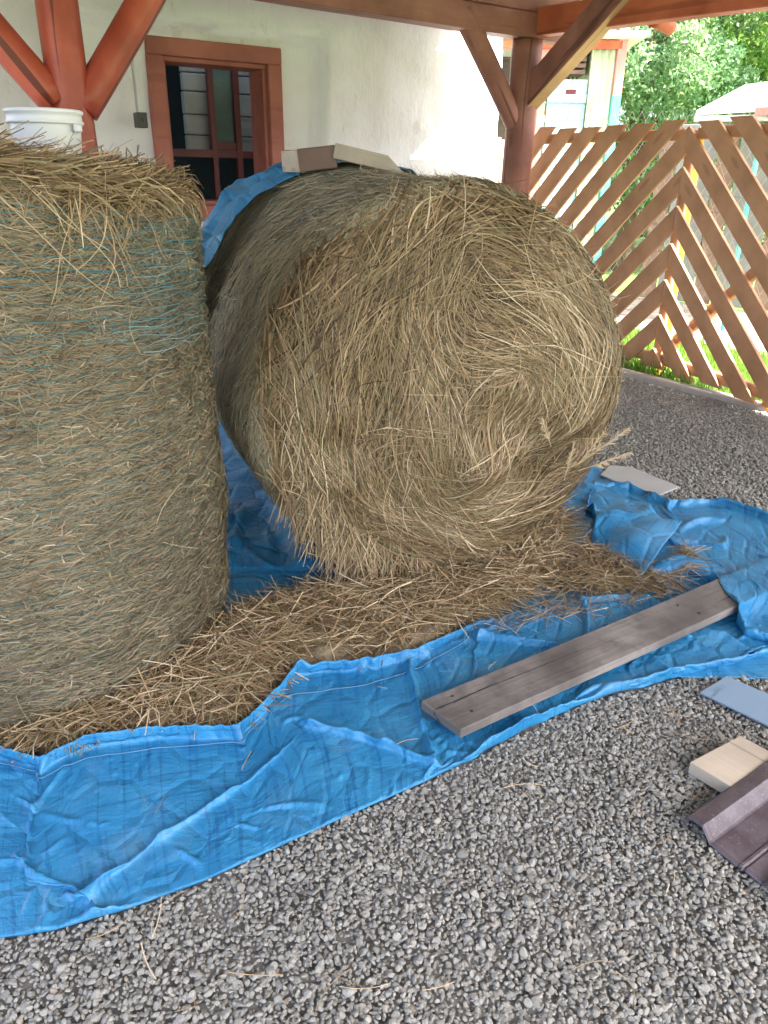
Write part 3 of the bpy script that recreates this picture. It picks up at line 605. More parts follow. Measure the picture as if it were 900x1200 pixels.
# net threads round the back two thirds
def net(mapf, ulo, uhi, vs, nu, pscale, amp=.0016, width=.0009, hh=.009, zig=.02, seed=0, cols=(.2, .6), ej=0.):
    r = np.random.default_rng(seed); Vn, Fn, Rn = [], [], []; off = 0
    for k, v in enumerate(vs):
        u = np.linspace(ulo + r.uniform(0, ej), uhi - r.uniform(0, ej), nu); nf = NF(1, .05, 8, seed + k); vv = v + amp * nf(u[:, None]); h = np.full(nu, hh) + .004 * NF(1, .07, 8, seed + k + 7)(u[:, None])
        a_ = mapf(u * pscale, vv - width, h); b_4 = mapf(u * pscale, vv + width, h + .0005); V_ = np.stack([a_, b_4], 1).reshape(-1, 3)
        Vn.append(V_); Fn.append(quads(1, nu - 1) + off); Rn.append(np.full(len(V_), r.uniform(*cols))); off += len(V_)
    for k in range(len(vs) - 1):
        if vs[k + 1] - vs[k] > zig * 3: continue
        n2 = int((uhi - ulo) / zig); u = np.linspace(ulo, uhi, n2)[int(r.uniform(0, ej) / zig):n2 - int(r.uniform(0, ej) / zig)]; n2 = len(u); vv = np.where(np.arange(n2) % 2 == 0, vs[k], vs[k + 1]) + r.normal(0, .001, n2); h = np.full(n2, hh) + r.normal(0, .003, n2)
        a_ = mapf((u - width * .5) * pscale, vv, h); b_4 = mapf((u + width * .5) * pscale, vv, h); V_ = np.stack([a_, b_4], 1).reshape(-1, 3)
        Vn.append(V_); Fn.append(quads(1, n2 - 1) + off); Rn.append(np.full(len(V_), r.uniform(*cols))); off += len(V_)
    return np.vstack(Vn), np.vstack(Fn), np.concatenate(Rn)
Vx, Fx, Rx = net(side_map, .4 * BR, 3.7 * BR, np.arange(.10, BL - .14, .03), 240, 1 / BR, seed=40, hh=.006, cols=(.45, .9), width=.0007)
npmesh('net_wrap', Vx, Fx, M['net'], bale, {'rnd': Rx})
# seed heads
for k, (px_, py_, an, ln) in enumerate([(672, 540, .72, .20), (668, 545, 1.1, .16), (672, 548, .35, .18), (655, 560, 1.6, .15), (640, 520, 2.1, .13)]):
    p = PL(px_, py_, BC - BAX * .08, BAX); p = p - BAX * .03; d3 = BU * math.cos(an) + ZV * math.sin(an) - BAX * .25; d3 /= np.linalg.norm(d3); sd = np.cross(d3, BAX); sd /= np.linalg.norm(sd)
    Ps, Ds, Ls = [p + d3 * ln * .5], [d3], [ln]
    r = np.random.default_rng(k)
    for i_ in range(70):
        f_ = r.uniform(.25, 1.0); q0 = p + d3 * ln * f_; dd = d3 + sd * r.uniform(-.7, .7) + BAX * r.uniform(-.6, .4); dd /= np.linalg.norm(dd); l_ = r.uniform(.012, .038) * (1.25 - f_ * .6); Ps.append(q0 + dd * l_ * .5); Ds.append(dd); Ls.append(l_)
    Ps, Ds, Ls = map(np.array, (Ps, Ds, Ls)); n = len(Ps); sdv = np.cross(Ds, BAX); sdv /= np.linalg.norm(sdv, axis=1)[:, None]
    t = np.linspace(-.5, .5, 4)[None, :, None]; c = Ps[:, None] + Ds[:, None] * Ls[:, None, None] * t; c[..., 2] -= .006 * (t[..., 0] + .5) ** 2
    V_ = np.stack([c - sdv[:, None] * .0009, c + sdv[:, None] * .0009], 2).reshape(-1, 3)
    npmesh('seed_head', V_, quads(n, 3), M['straw'], bale, {'rnd': np.full(len(V_), .93)})
# ---------------- left bale, standing upright
LC = np.array([-1.095, 2.01, 0.]); LR = .60; LH = 1.235
nl = NF(3, .22, 20, 61); nl2 = NF(3, .07, 24, 62)
def tilt_top(x): return .10 * np.clip((-.58 - x) / .42, 0, 1.3)
def left_map(u, v, h):                  # u = angle, v = height
    e = np.clip((v - (LH - .05)) / .05, 0, 1.2); bt = np.clip((.12 - v) / .12, 0, 1)
    R = LR - .02 * e ** 2 - .022 * bt ** 2.2 + .030 * np.exp(-((v - .42) / .33) ** 2) - .012 + .007 * nl(np.stack([np.cos(u), np.sin(u), v], -1)) + .003 * nl2(np.stack([np.cos(u), np.sin(u), v], -1)) + h
    x_ = LC[0] + R * np.cos(u); return np.stack([x_, LC[1] + R * np.sin(u), v + tilt_top(x_) * np.clip(v / LH, 0, 1.3) ** 6], -1)
bale2 = empty('hay_bale', tuple(LC), 'upright round hay bale in teal net with a white bucket on top', 'hay bale', 'round hay bales under the shelter')
zs = np.linspace(.0, LH, 60); ZZ, TT = np.meshgrid(zs, th, indexing='ij'); V1 = left_map(TT, ZZ, np.full_like(ZZ, -.01))
tops = []
for k in np.linspace(1, .001, 14): c_ = V1[-1].copy(); c_[:, 0] = LC[0] + (c_[:, 0] - LC[0]) * k; c_[:, 1] = LC[1] + (c_[:, 1] - LC[1]) * k; c_[:, 2] = LH + .01 * (1 - k * k) + tilt_top(c_[:, 0]); tops.append(c_)
Vall = np.vstack([V1.reshape(-1, 3), np.array(tops).reshape(-1, 3)]); nrw = 60 + 14; i = np.arange(nrw - 1)[:, None] * na_; F = np.stack([i + j, i + (j + 1) % na_, i + na_ + (j + 1) % na_, i + na_ + j], -1).reshape(-1, 4)
npmesh('bale_body', Vall, F, M['hay_core'], bale2, smooth=True)
def left_batch(n, ulo, uhi, vlo, vhi, L, W, hlo, hhi, jit, lift, nseg, col=0., bias=0., clump=0.):
    P = np.stack([rng.uniform(ulo, uhi, n) * LR, rng.uniform(vlo, vhi, n)], -1); h0 = rng.uniform(hlo, hhi, n)
    ang = rng.normal(bias, jit, n) + np.where(rng.uniform(size=n) < .5, np.pi, 0); rnd = np.clip(rng.beta(2.2, 2.4, n) + col + clump * NF(2, .08, 20, 77)(P), 0, 1)
    return make_strands(left_map, P, ang, rng.uniform(*L, n), rng.uniform(*W, n), rng.normal(0, .08, n), h0, h0 + rng.normal(0, .003, n), np.abs(rng.normal(0, lift, n)), nseg, rnd, pscale=(1 / LR, 1.))
ua, ub = -2.9, 1.1
parts = [left_batch(80000, ua, ub, .0, LH, (.02, .070), (.0012, .0026), -.007, .002, .26, .002, 2, -.02, clump=.06),
         left_batch(12000, ua, ub, .0, LH, (.010, .038), (.0012, .0030), -.002, .003, .9, .004, 2, .10, clump=.05),
         left_batch(350, ua, ub, .03, LH, (.05, .16), (.0012, .0024), .002, .012, .7, .012, 4, .25)]
Vx, Fx, Rx = merge(parts); npmesh('side_straw', Vx, Fx, M['straw_grey'], bale2, {'rnd': Rx})
r6 = np.random.default_rng(6); vs6 = np.sort(np.concatenate([np.arange(.04, .95, .03), np.arange(.95, 1.21, .016) + r6.normal(0, .002, 17)]))
Vx, Fx, Rx = net(left_map, ua * LR, ub * LR, vs6, 300, 1 / LR, seed=90, hh=.0035, amp=.0022, cols=(.0, .3), width=.0008)
# bunched pale net at the upper right shoulder
Vy, Fy, Ry = net(left_map, -.72 * LR, .40 * LR, np.arange(.90, 1.19, .011), 60, 1 / LR, seed=190, hh=.007, amp=.005, zig=.014, width=.0008, cols=(.3, .95), ej=.22)
npmesh('net_wrap', *(lambda a_, b_5, c_: (np.vstack([a_[0], b_5[0]]), np.vstack([a_[1], b_5[1] + len(a_[0])])))((Vx, Fx), (Vy, Fy), 0), M['net'], bale2, {'rnd': np.concatenate([Rx, Ry])})
# loose straw layer on top of the left bale, hanging over its edge
def top_straw(n, L, W, jit, dz, hang, col):
    az_ = rng.uniform(-2.6, .7, n); ro = LR + rng.uniform(-.22, -.015, n); base = np.stack([LC[0] + ro * np.cos(az_), LC[1] + ro * np.sin(az_)], -1)
    tt = az_ + np.pi / 2 + rng.normal(0, jit, n); hgt = .012 + tilt_top(base[:, 0]) + rng.uniform(-.03, dz, n) * np.clip((LR + .03 - ro) / .08, .35, 1)
    Ls = rng.uniform(*L, n); nseg = 6; t = np.linspace(-.5, .5, nseg + 1)[None]
    x = base[:, :1] + np.cos(tt)[:, None] * Ls[:, None] * t; y = base[:, 1:] + np.sin(tt)[:, None] * Ls[:, None] * t
    z = LH + hgt[:, None] + 0 * t + rng.normal(0, .04, n)[:, None] * t
    dr = np.hypot(x - LC[0], y - LC[1]) - LR; over = np.clip(dr, 0, None); z = z - over * (1.2 + hang) - over ** 2 * 8 * hang
    k_ = np.where(dr > 0.02, (LR + .02 + (dr - .02) * .35) / (dr + LR), 1); x = LC[0] + (x - LC[0]) * k_; y = LC[1] + (y - LC[1]) * k_
    wd = rng.uniform(*W, n)[:, None] * .5; c = np.stack([x, y, z], -1); ti = rng.uniform(-1, 1, n)
    off = np.stack([-np.sin(tt) * (1 - abs(ti)), np.cos(tt) * (1 - abs(ti)), ti], -1)[:, None] * wd[..., None]
    V_ = np.stack([c - off, c + off], 2).reshape(-1, 3); return V_, quads(n, nseg), np.repeat(np.clip(rng.beta(2.2, 2.2, n) + col, 0, 1), (nseg + 1) * 2)
def hang_straw(n, col):
    az_ = rng.uniform(-2.2, -.35, n) - rng.exponential(.0, n); nseg = 7; t = np.linspace(0, 1, nseg + 1)[None]; Ls = (rng.uniform(.05, .25, n) * np.where(rng.uniform(size=n) < .12, 1.5, 1))[:, None]
    sl2 = rng.normal(.25, .7, n)[:, None]; v = LH + .02 - Ls * (t * .9); u = az_[:, None] + sl2 * Ls * t / LR + .02 * np.sin(t * 6 + rng.uniform(0, 6, n)[:, None]); h = .012 + .035 * np.sin(np.pi * t) * rng.uniform(0, 1, n)[:, None]
    wd = rng.uniform(.0012, .0026, n)[:, None] * .5 / LR
    a_ = left_map(u - wd, v, h); b_6 = left_map(u + wd, v, h); V_ = np.stack([a_, b_6], 2).reshape(-1, 3); return V_, quads(n, nseg), np.repeat(np.clip(rng.beta(2.2, 2.2, n) + col, 0, 1), (nseg + 1) * 2)
Vx, Fx, Rx = merge([top_straw(6000, (.10, .30), (.0018, .0042), .28, .03, .25, 0), top_straw(900, (.06, .2), (.0015, .003), .9, .045, .15, .12), hang_straw(95, .08)])
npmesh('loose_top_straw', Vx, Fx, M['straw'], bale2, {'rnd': Rx})
# ================================================================= TARPS
def cloth(Pg, ex, ey, pin, floor, steps=70, iters=7, grav=.0007, ceil=None, seed=0, noise=.002, bendk=.25, zmax=None):
    """position based cloth on a grid Pg (m,n,3); rest lengths = initial*(1+ex/ey)"""
    P = Pg.copy(); r = np.random.default_rng(seed); m, n = P.shape[:2]
    flat_ = Pg.copy(); P[..., 2] += r.normal(0, noise, (m, n)); prev = P.copy(); wgt = np.where(pin, 0., 1.)
    cons = []
    for di, dj, k in ((0, 1, 1), (1, 0, 1), (1, 1, .35), (1, -1, .35), (0, 2, bendk), (2, 0, bendk)):
        for par in range(2 * max(di, abs(dj))):
            I, J = np.meshgrid(np.arange(m), np.arange(n), indexing='ij'); st = max(di, abs(dj))
            key = (I if di else J) // st if not (di and dj) else I
            ok = (I + di < m) & (J + dj < n) & (J + dj >= 0) & ((key % 2) == (par % 2)) & (((I if di else J) % st) == (par // 2) % st)
            a_ = (I * n + J)[ok]; b_7 = ((I + di) * n + J + dj)[ok]
            if len(a_) == 0: continue
            f_ = flat_.reshape(-1, 3); L0 = np.linalg.norm(f_[a_] - f_[b_7], axis=1); e = (ex if di == 0 else ey if dj == 0 else (ex + ey) / 2).ravel(); L0 = L0 * (1 + (e[a_] + e[b_7]) / 2)
            cons.append((a_, b_7, L0, k))
    Pf = P.reshape(-1, 3); pv = prev.reshape(-1, 3); wf = wgt.ravel()[:, None]; orig = Pf.copy()
    for s_ in range(steps):
        vel = (Pf - pv) * .93; pv = Pf.copy(); Pf = Pf + vel * wf + np.array([0, 0, -grav]) * wf
        for _ in range(iters):
            for a_, b_7, L0, k in cons:
                d = Pf[b_7] - Pf[a_]; l = np.linalg.norm(d, axis=1) + 1e-9; wa, wb = wf[a_, 0], wf[b_7, 0]; c = ((l - L0) / l / np.maximum(wa + wb, 1e-6) * k)[:, None] * d
                Pf[a_] += c * wa[:, None]; Pf[b_7] -= c * wb[:, None]
            fl = floor(Pf); Pf[:, 2] = np.maximum(Pf[:, 2], fl)
            if ceil is not None: ce = ceil(Pf); Pf[:, 2] = np.minimum(Pf[:, 2], np.maximum(ce, fl))
            if zmax: Pf[:, 2] = np.minimum(Pf[:, 2], zmax)
    return Pf.reshape(m, n, 3)
def sheet(name, Pg, mat, parent=None, thick=.0015, uvs=None):
    m, n = Pg.shape[:2]; I, J = np.meshgrid(np.arange(m - 1), np.arange(n - 1), indexing='ij'); F = np.stack([I * n + J, I * n + J + 1, (I + 1) * n + J + 1, (I + 1) * n + J], -1).reshape(-1, 4)
    o = npmesh(name, Pg.reshape(-1, 3), F, mat, parent, smooth=True)
    du = np.concatenate([[0], np.cumsum(np.linalg.norm(np.diff(Pg.mean(0), axis=0), axis=1))]); dv = np.concatenate([[0], np.cumsum(np.linalg.norm(np.diff(Pg.mean(1), axis=0), axis=1))])
    if uvs: du, dv = uvs
    UV = np.stack(np.meshgrid(du, dv), -1).reshape(-1, 2); uvl = o.data.uv_layers.new(name='uv'); li = np.empty(len(o.data.loops), np.int32); o.data.loops.foreach_get('vertex_index', li); uvl.data.foreach_set('uv', UV[li].astype(np.float32).ravel())
    md = o.modifiers.new('sub', 'SUBSURF'); md.levels = md.render_levels = 1
    md = o.modifiers.new('thick', 'SOLIDIFY'); md.thickness = thick; md.offset = -1
    return o
def crease(X, scale, n, seed, sharp=4.):
    r = np.random.default_rng(seed); out = 0
    for k in range(n):
        a_ = r.uniform(0, np.pi); kv = np.array([np.cos(a_), np.sin(a_)]) / scale / r.uniform(.6, 1.6); wp = NF(2, scale * 1.2, 8, seed * 31 + k)(X); ms = np.clip(NF(2, scale * 1.5, 8, seed * 57 + k)(X), 0, 1.5)
        s_ = np.sin(X @ kv * 1.6 + wp * .7 + r.uniform(0, 6)); out = out + ms * (1 - np.abs(s_)) ** sharp
    return out
def curve(pix, n, z=0.):
    P = np.array([G(x, y, zz_) for x, y, zz_ in [(p[0], p[1], p[2] if len(p) > 2 else z) for p in pix]]); s_ = np.concatenate([[0], np.cumsum(np.linalg.norm(np.diff(P[:, :2], axis=0), axis=1))]); t = np.linspace(0, s_[-1], n)
    return np.stack([np.interp(t, s_, P[:, k]) for k in range(3)], -1)
def curve_x(pix, xs):
    P = np.array([(p[0], p[1], p[2] if len(p) > 2 else .01) for p in pix]); ys = np.interp(xs, P[:, 0], P[:, 1]); zs_ = np.interp(xs, P[:, 0], P[:, 2]); return np.array([G(x, y, z) for x, y, z in zip(xs, ys, zs_)])
# plank first: the tarp is pressed down beneath it
PK0, PK1 = G(497, 820, .058), G(535, 858, .058); PKd = G(880, 662, .066) - PK0; PKd /= np.linalg.norm(PKd); PKw = np.linalg.norm(PK1 - PK0); PKs = np.array([PKd[1], -PKd[0], 0]); PKs /= np.linalg.norm(PKs); PKL = 1.50
PKw = abs((PK1 - PK0).dot(PKs))
def in_plank(P, mg=0.):
    q_ = P - PK0; x = q_ @ PKd; y = q_ @ PKs; return (x > -mg) & (x < PKL + mg) & (y > -mg) & (y < PKw + mg)
tarp = empty('tarpaulin', (0, 1.6, 0), 'crumpled bright blue tarpaulin spread on the gravel under the two hay bales', 'tarpaulin')
# base sheet under the bales
xs = np.linspace(-.9, 1.25, 150); ys = np.linspace(1.75, 4.2, 160); Xg, Yg = np.meshgrid(xs, ys); Xg = Xg + (Yg - 1.9) * -.18 + .05
nb = NF(2, .11, 24, 201); nb3 = NF(2, .04, 30, 202); Zg = .010 + .012 * np.clip(nb(np.stack([Xg, Yg], -1)), 0, None) + .003 * nb3(np.stack([Xg, Yg], -1))
Zg += .10 * np.exp(-(((Xg + .30) * 1.0 + (Yg - 2.45) * .3) / .05) ** 2) * np.exp(-((Yg - 2.6) / .35) ** 2) * .5
Zg = Zg + .012 * crease(np.stack([Xg, Yg], -1), .12, 8, 23)
Zg = Zg * np.where(Yg < 2.35, .35, 1.); Zg = np.maximum(Zg, .006); o = sheet('base_sheet', np.stack([Xg, Yg, Zg], -1), M['tarp'], tarp)
# front flap with its hem
front = [(-110, 1122), (0, 1098), (60, 1090), (150, 1064), (240, 1031), (340, 985), (430, 945), (500, 914), (560, 884), (610, 856), (660, 833), (720, 812), (790, 792), (860, 776), (900, 766), (1000, 745)]
backp = [(-110, 858, .06), (0, 873, .06), (45, 886, .05), (100, 860, .06), (180, 849, .06), (280, 848, .055), (318, 812, .06), (350, 776, .06), (430, 771, .05), (490, 757, .05), (560, 728, .03), (640, 706, .015), (720, 690, .015), (790, 680, .02), (850, 672, .03), (1000, 640, .03)]
NX, NY = 300, 74
xf = np.linspace(-105, 995, NX); Fr = curve_x([(a_, b_8, .010) for a_, b_8 in front], xf); Fr[:, 2] = .011
# slant the cross lines so that the sheet is parameterised roughly square to its long side
xb = np.linspace(-105, 980, NX) - 18 * np.sin(np.linspace(0, np.pi, NX)); Bk = curve_x(backp, xb)
tt = np.linspace(0, 1, NY)[:, None, None]; Pg = Fr[None] * (1 - tt) + Bk[None] * tt; Pg[..., 2] = .012
T_ = np.linspace(0, 1, NY)[:, None] * np.ones((1, NX)); XI = np.ones((NY, 1)) * xf[None]
bkz = np.interp(xb, [p[0] for p in backp], [p[2] for p in backp])[None]
hz = .012 + (bkz - .012) * sg(T_ - .80, .05)
def ridge(pa_, pb_, hgt, wd):
    a_, b_9 = G(*pa_)[:2], G(*pb_)[:2]; d = b_9 - a_; L = np.linalg.norm(d); d /= L; q_ = Pg[..., :2] - a_; s_ = q_ @ d; pr_ = q_ @ np.array([-d[1], d[0]])
    return hgt * np.exp(-(pr_ / wd) ** 2) * sg(s_, .03) * sg(L - s_, .03)
hz = hz + ridge((400, 850), (75, 1075), .04, .018) + ridge((130, 1080), (-60, 960), .03, .03) + ridge((300, 880), (20, 1040), .015, .05) + ridge((352, 790), (385, 880), .02, .015)
hz = hz + ridge((545, 890), (700, 812), .035, .020) + ridge((690, 818), (920, 756), .045, .026) + ridge((380, 930), (500, 850), .02, .018) + ridge((420, 830), (650, 720), .016, .016) + ridge((430, 790), (520, 900), .014, .016)
hz = hz + .004 * np.exp(-((T_ - .03) / .03) ** 2)
edg = np.clip(T_ / .12, 0, 1) * np.clip((1 - T_) / .1, 0, 1)
hz = hz + edg * (.023 * crease(Pg[..., :2], .17, 8, 3, 8.) + .006 * crease(Pg[..., :2], .06, 8, 4, 4.) + .006 * np.clip(NF(2, .2, 12, 19)(Pg[..., :2]), -.3, 1.5))
Pg[..., 2] = np.maximum(hz, .008) 
e0 = .035 + .035 * np.clip(NF(2, .22, 16, 301)(Pg[..., :2]), -.7, 1.2); ex = np.clip(e0, .004, .10); ey = np.clip(e0 * .8 + .01, .004, .09)
pin = np.zeros((NY, NX), bool); pin[0] = True; pin[-1] = True; pin[:, 0] = True; pin[:, -1] = True
def floor1(P): return np.where(in_plank(P, .0), .012, .013)
def ceil1(P): return np.where(in_plank(P, .006), .034, 9.)
P1 = cloth(Pg, ex, ey, pin, floor1, steps=60, iters=6, ceil=ceil1, seed=5, noise=.0025, zmax=.085)
# tuck the front edge under itself so it reads as a fold
edge = np.stack([P1[0] * [1, 1, 0] + np.array([0, 0, .003]), P1[0] * [1, 1, 0] + np.array([0, 0, .0075]) + (P1[0] - P1[3]) * [1, 1, 0] * .12], 0)
edge[0] = edge[0] + (P1[2] - P1[0]) * [1, 1, 0] * .5
P1 = np.concatenate([edge, P1], 0)
bke = P1[-1] + (P1[-1] - P1[-4]) * [1, 1, 0] * .25; bke[:, 2] = P1[-1][:, 2] - .012; bke2 = bke.copy(); bke2[:, 2] -= .02; bke2 += (P1[-4] - P1[-1]) * [1, 1, 0] * .2; bke2[:, 2] = np.maximum(bke2[:, 2], .006); P1 = np.concatenate([P1, bke[None], bke2[None]], 0)
sheet('front_flap', P1, M['tarp'], tarp)
# hem seam: narrow strip following the back edge
def hemline(row_f, c0, c1, name):
    k_ = np.arange(c0, c1); rowi = (row_f(k_) * (NY - 1)).astype(int) + 2; rowi = np.clip(rowi, 3, P1.shape[0] - 5); a_ = P1[rowi, k_]; 
    rf = row_f(k_) * (NY - 1) + 2; lo = np.floor(rf).astype(int); fr = (rf - lo)[:, None]; a_ = P1[lo, k_] * (1 - fr) + P1[lo + 1, k_] * fr
    d = (P1[np.clip(lo + 2, 0, P1.shape[0] - 1), k_] - P1[lo, k_]); d /= np.linalg.norm(d, axis=1)[:, None] + 1e-9
    V_ = np.stack([a_ - d * .0015 + [0, 0, .003], a_ + [0, 0, .0062], a_ + d * .0022 + [0, 0, .0035]], 0)
    return sheet(name, V_, M['hem'], tarp, .0012)
hemline(lambda k_: .86 + .02 * np.sin(k_ * .06), 4, 132, 'hem')
hemline(lambda k_: .80 + .05 * np.sin(k_ * .035 + 1), 128, 215, 'hem')
# bunched end at the right, falling over the plank
bk2 = [(688, 592, .05), (695, 562, .05), (735, 560, .06), (785, 582, .05), (850, 580, .05), (905, 596, .06), (1010, 640, .06)]
fr2 = [(702, 628, .02), (730, 648, .02), (768, 668, .02), (800, 668, .03), (838, 672, .05), (872, 742, .035), (940, 762, .02)]
NX2, NY2 = 130, 56
Bq = curve(bk2, NX2); Fq = curve(fr2, NX2); tt = np.linspace(0, 1, NY2)[:, None, None]; Pg = Fq[None] * (1 - tt) + Bq[None] * tt
T_ = np.linspace(0, 1, NY2)[:, None] * np.ones((1, NX2)); S_ = np.ones((NY2, 1)) * np.linspace(0, 1, NX2)[None]
hz = .02 + (.055 + .045 * S_) * np.sin(np.pi * np.clip(T_ * .93 + .05, 0, 1)) ** .8 + .03 * np.sin(T_ * 12 + 5 * S_ * 1.6) * np.sin(np.pi * T_) + .022 * np.sin(T_ * 7 - S_ * 21) * np.sin(np.pi * T_)
hz += .03 * np.exp(-((S_ - .74 - .12 * T_) / .035) ** 2) * sg(.8 - T_, .1)
hz = hz + np.sin(np.pi * T_) * (.022 * crease(Pg[..., :2], .16, 7, 13, 3.) + .005 * crease(Pg[..., :2], .05, 6, 14, 3.))
Pg[..., 2] = np.maximum(hz + Pg[..., 2] * .3, .02)
def floor2(P): return np.where(in_plank(P, .004), .068, .012)
e0 = .05 + .04 * NF(2, .15, 16, 401)(Pg[..., :2]); ex = np.clip(e0, .01, .2); ey = np.clip(e0, .01, .2); pin = np.zeros((NY2, NX2), bool); pin[0] = True; pin[-1] = True; pin[:, 0] = True; pin[:, -1] = True
P2 = cloth(Pg, ex, ey, pin, floor2, steps=45, iters=6, seed=9, noise=.004, grav=.0004)
drop = P2[0] * [1, 1, 0] + np.array([0, 0, .008]) + (P2[2] - P2[0]) * [1, 1, 0] * .4; inpl = in_plank(drop, .01); drop[:, 2] = np.where(inpl, .070, drop[:, 2])
drb = P2[-1] * [1, 1, 0] + np.array([0, 0, .006]); P2 = np.concatenate([drop[None], P2, drb[None]], 0)
sheet('folded_end', P2, M['tarp'], tarp)
# loose corner flap on the bunch
cf = [G(740, 640, .05), G(700, 600, .09), G(800, 610, .10), G(742, 694, .02)]
uu = np.linspace(0, 1, 26); U_, V_2 = np.meshgrid(uu, uu); Pc = (cf[1][None, None] * ((1 - U_) * (1 - V_2))[..., None] + cf[2] * (U_ * (1 - V_2))[..., None] + G(692, 640, .02) * ((1 - U_) * V_2)[..., None] + cf[3] * (U_ * V_2)[..., None])
Pc[..., 2] += .02 * np.sin(np.pi * V_2) + .008 * np.sin(U_ * 9 + V_2 * 5) + .006 * NF(2, .05, 12, 8)(Pc[..., :2]); sheet('corner_flap', Pc, M['tarp'], tarp)
# plank
Mx, _ = frame_to(PK0, PK0 + PKd); 
plank = empty('old_plank', tuple(PK0 * [1, 1, 0]), 'long weathered grey plank lying on the blue tarpaulin, its far end under a fold', 'plank')
bm = bmesh.new(); sgn = 1 if Vector((Mx[0][1], Mx[1][1], Mx[2][1])).dot(Vector(PKs)) > 0 else -1
ye = sgn * PKw; box_bm(bm, (0, min(0, ye), -.028), (PKL, max(0, ye), 0), .003)
for i_ in range(1, 12): bmesh.ops.bisect_plane(bm, geom=bm.verts[:] + bm.edges[:] + bm.faces[:], plane_co=(PKL * i_ / 12, 0, 0), plane_no=(1, 0, 0))
for v in bm.verts:
    v.co.z += .0015 * math.sin(v.co.x * 5 + 1) 
    if v.co.x < .02: v.co.x += .02 * (v.co.y / ye) - .01
bmobj('board', bm, M['plank'], plank, Mx)
# split along the board (a thin dark strip laid on the surface) and nail heads
gy = ye * .34; bm = bmesh.new(); rc = random.Random(4); xq = -.001; yq = gy; wq = .0022
top_, bot_ = [], []
while xq < .56:
    wq_ = wq * (1 - xq / .60) * rc.uniform(.5, 1.3); top_.append(bm.verts.new((xq, yq + wq_, .0023 - abs(math.sin(xq * 5 + 1) * 0)))); bot_.append(bm.verts.new((xq, yq - wq_, .0023))); xq += rc.uniform(.008, .022); yq += rc.uniform(-.0016, .0016)
for q_ in range(len(top_) - 1): bm.faces.new((top_[q_], bot_[q_], bot_[q_ + 1], top_[q_ + 1]))
bmobj('split', bm, M['dark'], plank, Mx)
for xx, yy in ((.07, .2), (.075, .72), (.95, .3), (.97, .75)):
    bm = bmesh.new(); bmesh.ops.create_cone(bm, cap_ends=True, segments=10, radius1=.004, radius2=.003, depth=.003, matrix=Matrix.Translation((xx, ye * yy, .002))); bmobj('nail', bm, M['black'], plank, Mx)
# tarp over the back of the large bale
NXb, NYb = 120, 40
ph = np.linspace(math.radians(38), math.radians(197), NXb); vv = np.linspace(.0, 1, NYb); PH, VQ = np.meshgrid(ph, vv)
v0 = .94 + .06 * np.sin((PH - .6) * 2.2) - .10 * sg(PH - 2.2, .2); v_ = v0 + (1.34 - v0) * VQ
h_ = .006 + .045 * np.exp(-((PH - 2.35) / .35) ** 2) + .03 * np.exp(-((PH - 2.75) / .2) ** 2) * (1 - VQ) + .008 * NF(2, .25, 12, 71)(np.stack([PH, v_], -1)) + (.016 * np.abs(np.sin(VQ * 8 + PH * 1.5)) + .01 * np.sin(np.pi * VQ)) * sg(PH - 1.9, .15) + .025 * crease(np.stack([PH * .65, v_], -1), .12, 8, 77)
sg_ = sideR(v_) + h_; sagb = np.clip(v_ - BL, 0, 1) * .9
x = np.cos(PH) * (sg_ - sagb * .6); z = np.sin(PH) * (sg_ - sagb * .6) + BR
Pb = BC * [1, 1, 0] + x[..., None] * BU + z[..., None] * ZV + v_[..., None] * BAX
ex = np.full(Pb.shape[:2], .03); pin = np.zeros(ex.shape, bool); pin[:, 0] = pin[:, -1] = True; pin[0, ::9] = True; pin[-1, ::6] = True; pin[NYb // 2, ::11] = True
def bfloor(P):
    q_ = P - BC; xx = q_ @ BU; Rr = BR + .05; return np.where(np.abs(xx) < Rr, BR + np.sqrt(np.clip(Rr ** 2 - xx ** 2, 0, None)), 0)
tb_ = empty('bale_cover', tuple(BC + BAX * 1.1 + np.array([0, 0, .7])), 'blue tarpaulin draped over the far end of the lying bale', 'tarpaulin')
sheet('cover_sheet', Pb, M['tarp'], tb_)
# boards on top of it
def topboard(name, pxa, pya, pxb, pyb, thick, wid, mat, label, tilt=0, chamfer=0, dist=3.35, endm=None, dd=0.):
    A_ = AT(pxa, pya, dist); B_ = AT(pxb, pyb, dist + dd); root = empty(name, tuple(A_), label, 'board', 'boards weighing down the cover'); Mq, L = frame_to(A_, B_)
    bm = bmesh.new(); box_bm(bm, (0, -wid / 2, -thick), (L, wid / 2, 0), .003)
    if chamfer:
        for v in bm.verts:
            if v.co.x > L * .5 and v.co.z > -.01: v.co.x -= chamfer
    bmobj('board', bm, mat, root, Mq)
    if endm: bm = bmesh.new(); box_bm(bm, (-.0025, -wid / 2 + .004, -thick + .003), (.004, wid / 2 - .004, -.003)); bmobj('sawn_end', bm, endm, root, Mq)
    return root
topboard('short_board', 348, 175, 392, 170, .078, .11, M['oldboard'], 'short dark brown timber offcut with pale sawn end on top of the lying bale', endm=None, dist=3.12)
topboard('short_board', 394, 168, 477, 188, .052, .14, M['block'], 'pale wood board with slanted end on top of the lying bale', chamfer=.07, dist=3.12)
A_ = AT(348, 175, 3.12); Mq, L = frame_to(A_, AT(335, 178, 3.04)); 
endo = [o for o in scn.objects if o.name.startswith('short_board')][0]
bm = bmesh.new(); box_bm(bm, (-.0, -.05, -.075), (.035, .045, -.002), .002); bmobj('sawn_end', bm, M['block'], endo, Mq)
